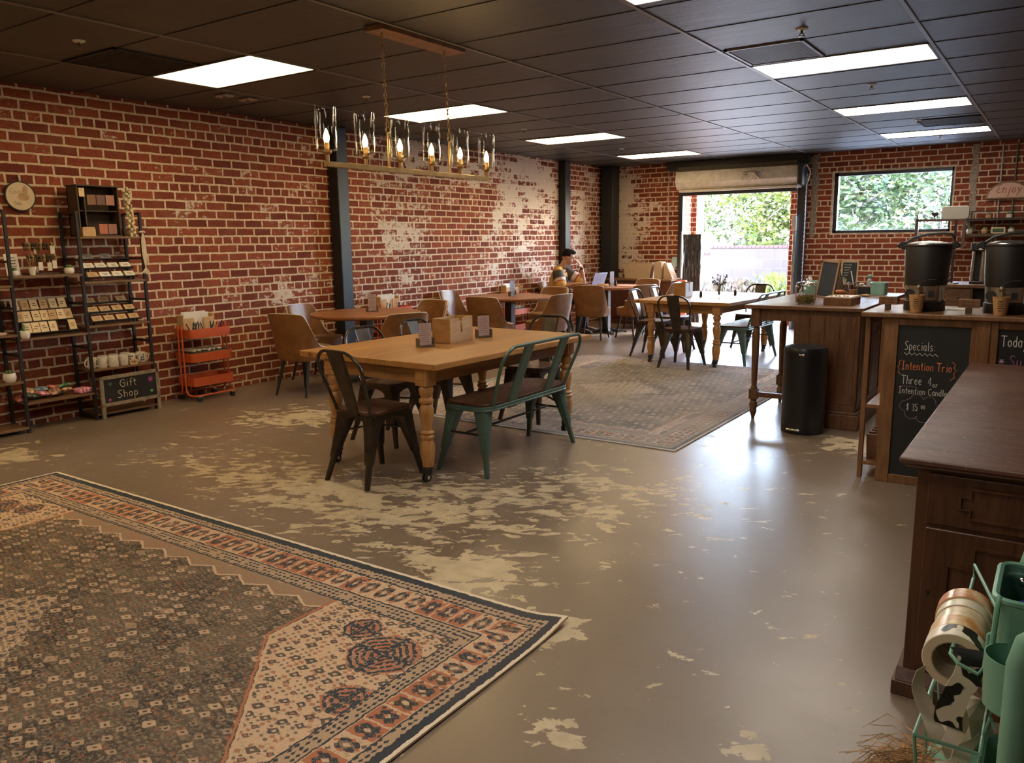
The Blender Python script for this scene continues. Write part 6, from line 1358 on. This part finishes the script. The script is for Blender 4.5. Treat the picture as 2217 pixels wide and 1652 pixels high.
# carve the hair back from the face: keep only what lies above and behind the hairline
me = hr.data; import bmesh
bm = bmesh.new(); bm.from_mesh(me); inv = HM.inverted(); kill = []
for v in bm.verts:
    p = inv @ v.co
    if p.z < .062 and p.x > .030 or p.z < .004+.25*max(0, p.x+.02) and p.x > -.045 or p.z < -.045: kill.append(v)
bmesh.ops.delete(bm, geom=kill, context='VERTS'); bm.to_mesh(me); bm.free()
so = hr.modifiers.new('Solidify', 'SOLIDIFY'); so.thickness = .006; so.offset = -1
for s in (-1, 1):
    e_ = obj('eye', MB().ball((.079, s*.032, .004), (.010, .012, .006), 10, 8, M=HM), flat('eye_white', (.5, .45, .4), .3), man); obj('iris', MB().ball((.0885, s*.032, .003), (.003, .005, .005), 8, 6, M=HM), M_HAIR, e_); obj('eyebrow', MB().tube([hp(.089, s*.012, .027), hp(.090, s*.032, .032), hp(.080, s*.052, .026)], .0045, 6), M_HAIR, man)
obj('mouth', MB().tube([hp(.091, -.020, -.060), hp(.098, 0, -.059), hp(.091, .020, -.060)], .0035, 6), flat('lips', (.30, .10, .07), .5), man)
def lerp(a_, b_, k): return tuple(p+(q-p)*k for p, q in zip(a_, b_))
jr = blob('jersey', [((0, -.08, .60), .155, (0, .08, .60), .155), ((0, -.05, .63), .150, (.035, -.05, .84), .140), ((0, .05, .63), .150, (.035, .05, .84), .140), ((.04, -.085, .90), .118, (.04, .085, .90), .118), ((.05, -.15, .985), .068, (.05, .15, .985), .068), ((.055, -.05, 1.01), .066, (.055, .05, 1.01), .066),
             (SR, .078, lerp(SR, ER, .95), .088), (SL, .078, lerp(SL, EL, .80), .085)], [], M_GOLD, man, .010, 4)
obj('collar', MB().tube([(.075+.064*math.cos(g), .072*math.sin(g), 1.045-.030*math.cos(g)) for g in [2*PI*i/20 for i in range(20)]], .011, 8, True), M_CHAR, man)
for A, B, k1 in ((SR, ER, .95), (SL, EL, .80)):
    obj('sleeve_panel', MB().tube([lerp(A, B, q*k1) for q in (-.06, .1, .35, .62)], [.060, .088, .091, .093], 20), M_CHAR, man); obj('sleeve_band', MB().tube([lerp(A, B, .60*k1), lerp(A, B, .80*k1)], [.0935, .0945], 20), M_CRS, man); obj('sleeve_stripe', MB().tube([lerp(A, B, .80*k1), lerp(A, B, .86*k1)], [.095, .0955], 20), M_RDS, man)
    obj('sleeve_cuff', MB().tube([lerp(A, B, .86*k1), lerp(A, B, 1.03*k1)], [.095, .088], 20), M_GOLD, man)
b = text_mb('10', -.055, .775, .115, .009, lambda u, v: (.172, -u, v), 0, 1.05); obj('number', b, M_INK, man); obj('crest', MB().ball((.150, 0, .965), (.010, .018, .016), 8, 6), M_INK, man)
tr = []
for s in (-1, 1): tr += [((.0, s*.09, .565), .098, (.40, s*.13, .548), .074), ((.40, s*.13, .548), .072, (.41+.02*s, s*.14, .11), .056)]
blob('trousers', tr+[((0, -.07, .57), .11, (0, .07, .57), .11)], [], M_TRS, man, .011, 3)
for s in (-1, 1): obj('shoe', MB().loft([[(.35+.02*s+x*1.0, s*.145+y, z) for x, y in rrect(0, L, -w, w, min(w, .04)*.95, 5)] for z, L, w in ((.0, .27, .045), (.03, .275, .048), (.055, .25, .044), (.09, .12, .038))]), M_IRON, man)
dW = (Vector(EL)-Vector(WL)).normalized(); c0 = Vector(WL)+dW*.012; obj('watch', MB().tube([c0, c0+dW*.022], .0315, 18).ball(tuple(c0+dW*.011+Vector((.022, -.022, 0))), (.014, .014, .014), 10, 6), M_IRON, man)
# ---------------------------------------------------------------- outside
M_GND = flat('sunlit_concrete', (.24, .235, .23), .8, var=.1, nscale=3)
struct('ground', MB().bb(-30, 20, BY+.3, 60, -.14, -.02), M_GND, smooth=False)
def block_mat():
    a = Mat('pale_block_wall'); x, y, z = a.xyz(a.coord()); b = a.n('ShaderNodeTexBrick'); a.link(a.comb(x, z), b.inputs['Vector'])
    b.inputs['Scale'].default_value = 1; b.inputs['Mortar Size'].default_value = .008; b.inputs['Brick Width'].default_value = .40; b.inputs['Row Height'].default_value = .2
    b.inputs['Color1'].default_value = (.060, .043, .037, 1); b.inputs['Color2'].default_value = (.047, .034, .030, 1); b.inputs['Mortar'].default_value = (.072, .054, .046, 1)
    n = a.noise(a.comb(x*5, z*.8), 1.3, 3); c = a.mix(n.ss(.5, .7)*.3, X(b.outputs[0]), (.034, .026, .023))
    a.set('Base Color', c).set('Roughness', .9); return a.m
M_BLK = block_mat()
t = thing('garden_wall', 'pale grey block wall with brick coping seen through the open doorway', 'wall', (0, 17.5, 0))
obj('wall_body', MB().bb(-6.6, 9, 0, .2, -.02, 1.24).bb(-12, -6.6, 0, .2, -.02, 1.10), M_BLK, t, smooth=False)
b = MB(); x = -12
while x < 9: b.bb(x, x+.085, -.02, .22, (1.10 if x < -6.6 else 1.24), (1.15 if x < -6.6 else 1.29)); x += .095
obj('coping', b, flat('coping_brick', (.075, .022, .02), .8, var=.3), t, smooth=False)
one('brick_pier', MB().bb(-5.60, -5.40, 13.66, 14.02, -.02, 3.0), M_BRICK_O, 'sunlit brick pier just outside the left edge of the doorway', 'pier', smooth=False)
one('brick_pier', MB().bb(-3.78, -3.50, 13.64, 14.0, -.02, 3.0), M_BRICK_O, 'brick pier just outside the right edge of the doorway', 'pier', smooth=False)
def leafmat(nm, c1, c2):
    a = Mat(nm); n = a.noise(a.coord(), 3.5, 3); a.set('Base Color', a.mix(n.ss(.35, .65), c1, c2)).set('Roughness', .6)
    a.set('Transmission Weight', 0.0); a.set('Subsurface Weight', 0.0); return a.m
M_LF1 = leafmat('lime_leaves', (.040, .060, .003), (.110, .125, .006)); M_LF2 = leafmat('green_leaves', (.026, .046, .004), (.070, .090, .008)); M_LF3 = leafmat('dusty_leaves', (.026, .040, .010), (.085, .10, .018))
M_BARK = flat('bark', (.14, .10, .07), .9)
def tree(x, y, h, w, n, m, label, lo=.25, leaf=.075):
    t = thing('tree', label, 'tree', (x, y, 0), group='trees beyond the block wall')
    b = MB().tube([(0, 0, -.02), (.03, .02, h*.3), (-.04, 0, h*.55)], [.09, .07, .04], 8)
    for k in range(9):
        g = k*2.4; z = h*(.28+.05*k); L = w*(.35+.05*(k % 3)); b.tube([(0, 0, z), (L*.5*math.cos(g), L*.5*math.sin(g), z+.25), (L*math.cos(g), L*math.sin(g), z+.55)], [.035, .022, .010], 5)
    obj('trunk', b, M_BARK, t)
    b = MB(); cl = [(random.gauss(0, w*.33), random.gauss(0, w*.33), h*lo+random.random()*h*(1-lo), random.uniform(.25, .5)*w*.55) for _ in range(26)]
    for i in range(n):
        c = random.choice(cl); d = Vector((random.gauss(0, 1), random.gauss(0, 1), random.gauss(0, 1))).normalized()*c[3]*random.uniform(.5, 1.0)
        p = Vector((c[0], c[1], c[2]))+d; p.z = max(.15, p.z)
        u = Vector((random.gauss(0, 1), random.gauss(0, 1), random.gauss(0, .6))).normalized(); v = u.cross(Vector((random.gauss(0, 1), random.gauss(0, 1), random.gauss(0, 1)))).normalized()
        s = leaf*random.uniform(.6, 1.3); b.add([p-u*s, p-v*s*.45, p+u*s, p+v*s*.45], [(0, 1, 2, 3)])
    o = obj('foliage', b, m, t, smooth=False); return t
tree(-9.2, 20.5, 3.3, 2.4, 5200, M_LF1, 'leafy lime green tree beyond the left part of the block wall')
tree(-6.8, 21.0, 2.9, 2.1, 4200, M_LF2, 'shorter green tree beyond the middle of the block wall')
tree(-6.0, 19.6, 3.5, 2.0, 5200, M_LF1, 'yellow-green tree beyond the block wall right of the doorway centre')
tree(-3.9, 19.4, 3.9, 2.2, 5600, M_LF3, 'dense green tree filling the left of the window view')
tree(-2.3, 20.0, 3.6, 2.4, 5600, M_LF3, 'dusty green tree filling the right of the window view')
tree(-5.0, 23.0, 3.1, 2.6, 4200, M_LF1, 'bright green tree standing farther back between the doorway and the window', leaf=.10)
def shrub(x, y, h, n, m, label):
    b = MB()
    for i in range(n):
        g = random.random()*6.28; r = random.random()*.3; p = Vector((r*math.cos(g), r*math.sin(g), 0)); q = p*1.7+Vector((0, 0, h*random.uniform(.5, 1)))
        s = Vector((-math.sin(g), math.cos(g), 0))*.012; b.add([p-s, p+s, q], [(0, 1, 2)])
        b.add([q-s*3, q+Vector((0, 0, -.05)), q+s*3, q+Vector((0, 0, .05))], [(0, 1, 2, 3)])
    one('shrub', b, m, label, 'plant', (x, y, -.02), group='dry plants at the foot of the block wall', smooth=False)
M_DRY = leafmat('dry_grass', (.06, .044, .02), (.06, .036, .022))
for k, (x, lb) in enumerate(((-6.25, 'dry straw-coloured plant at the left foot of the block wall'), (-5.7, 'dry plant left of centre at the foot of the block wall'), (-5.3, 'dry plant at the centre foot of the block wall'),
                        (-4.95, 'yellow-green plant at the right foot of the block wall'))):
    shrub(x, 16.9, (.5, .62, .5, .75)[k], 260, M_DRY if k < 3 else M_LF1, lb)
shrub(-3.85, 14.6, .22, 200, M_DRY, 'low dry plant on the ground outside, seen under the tall wooden island table')
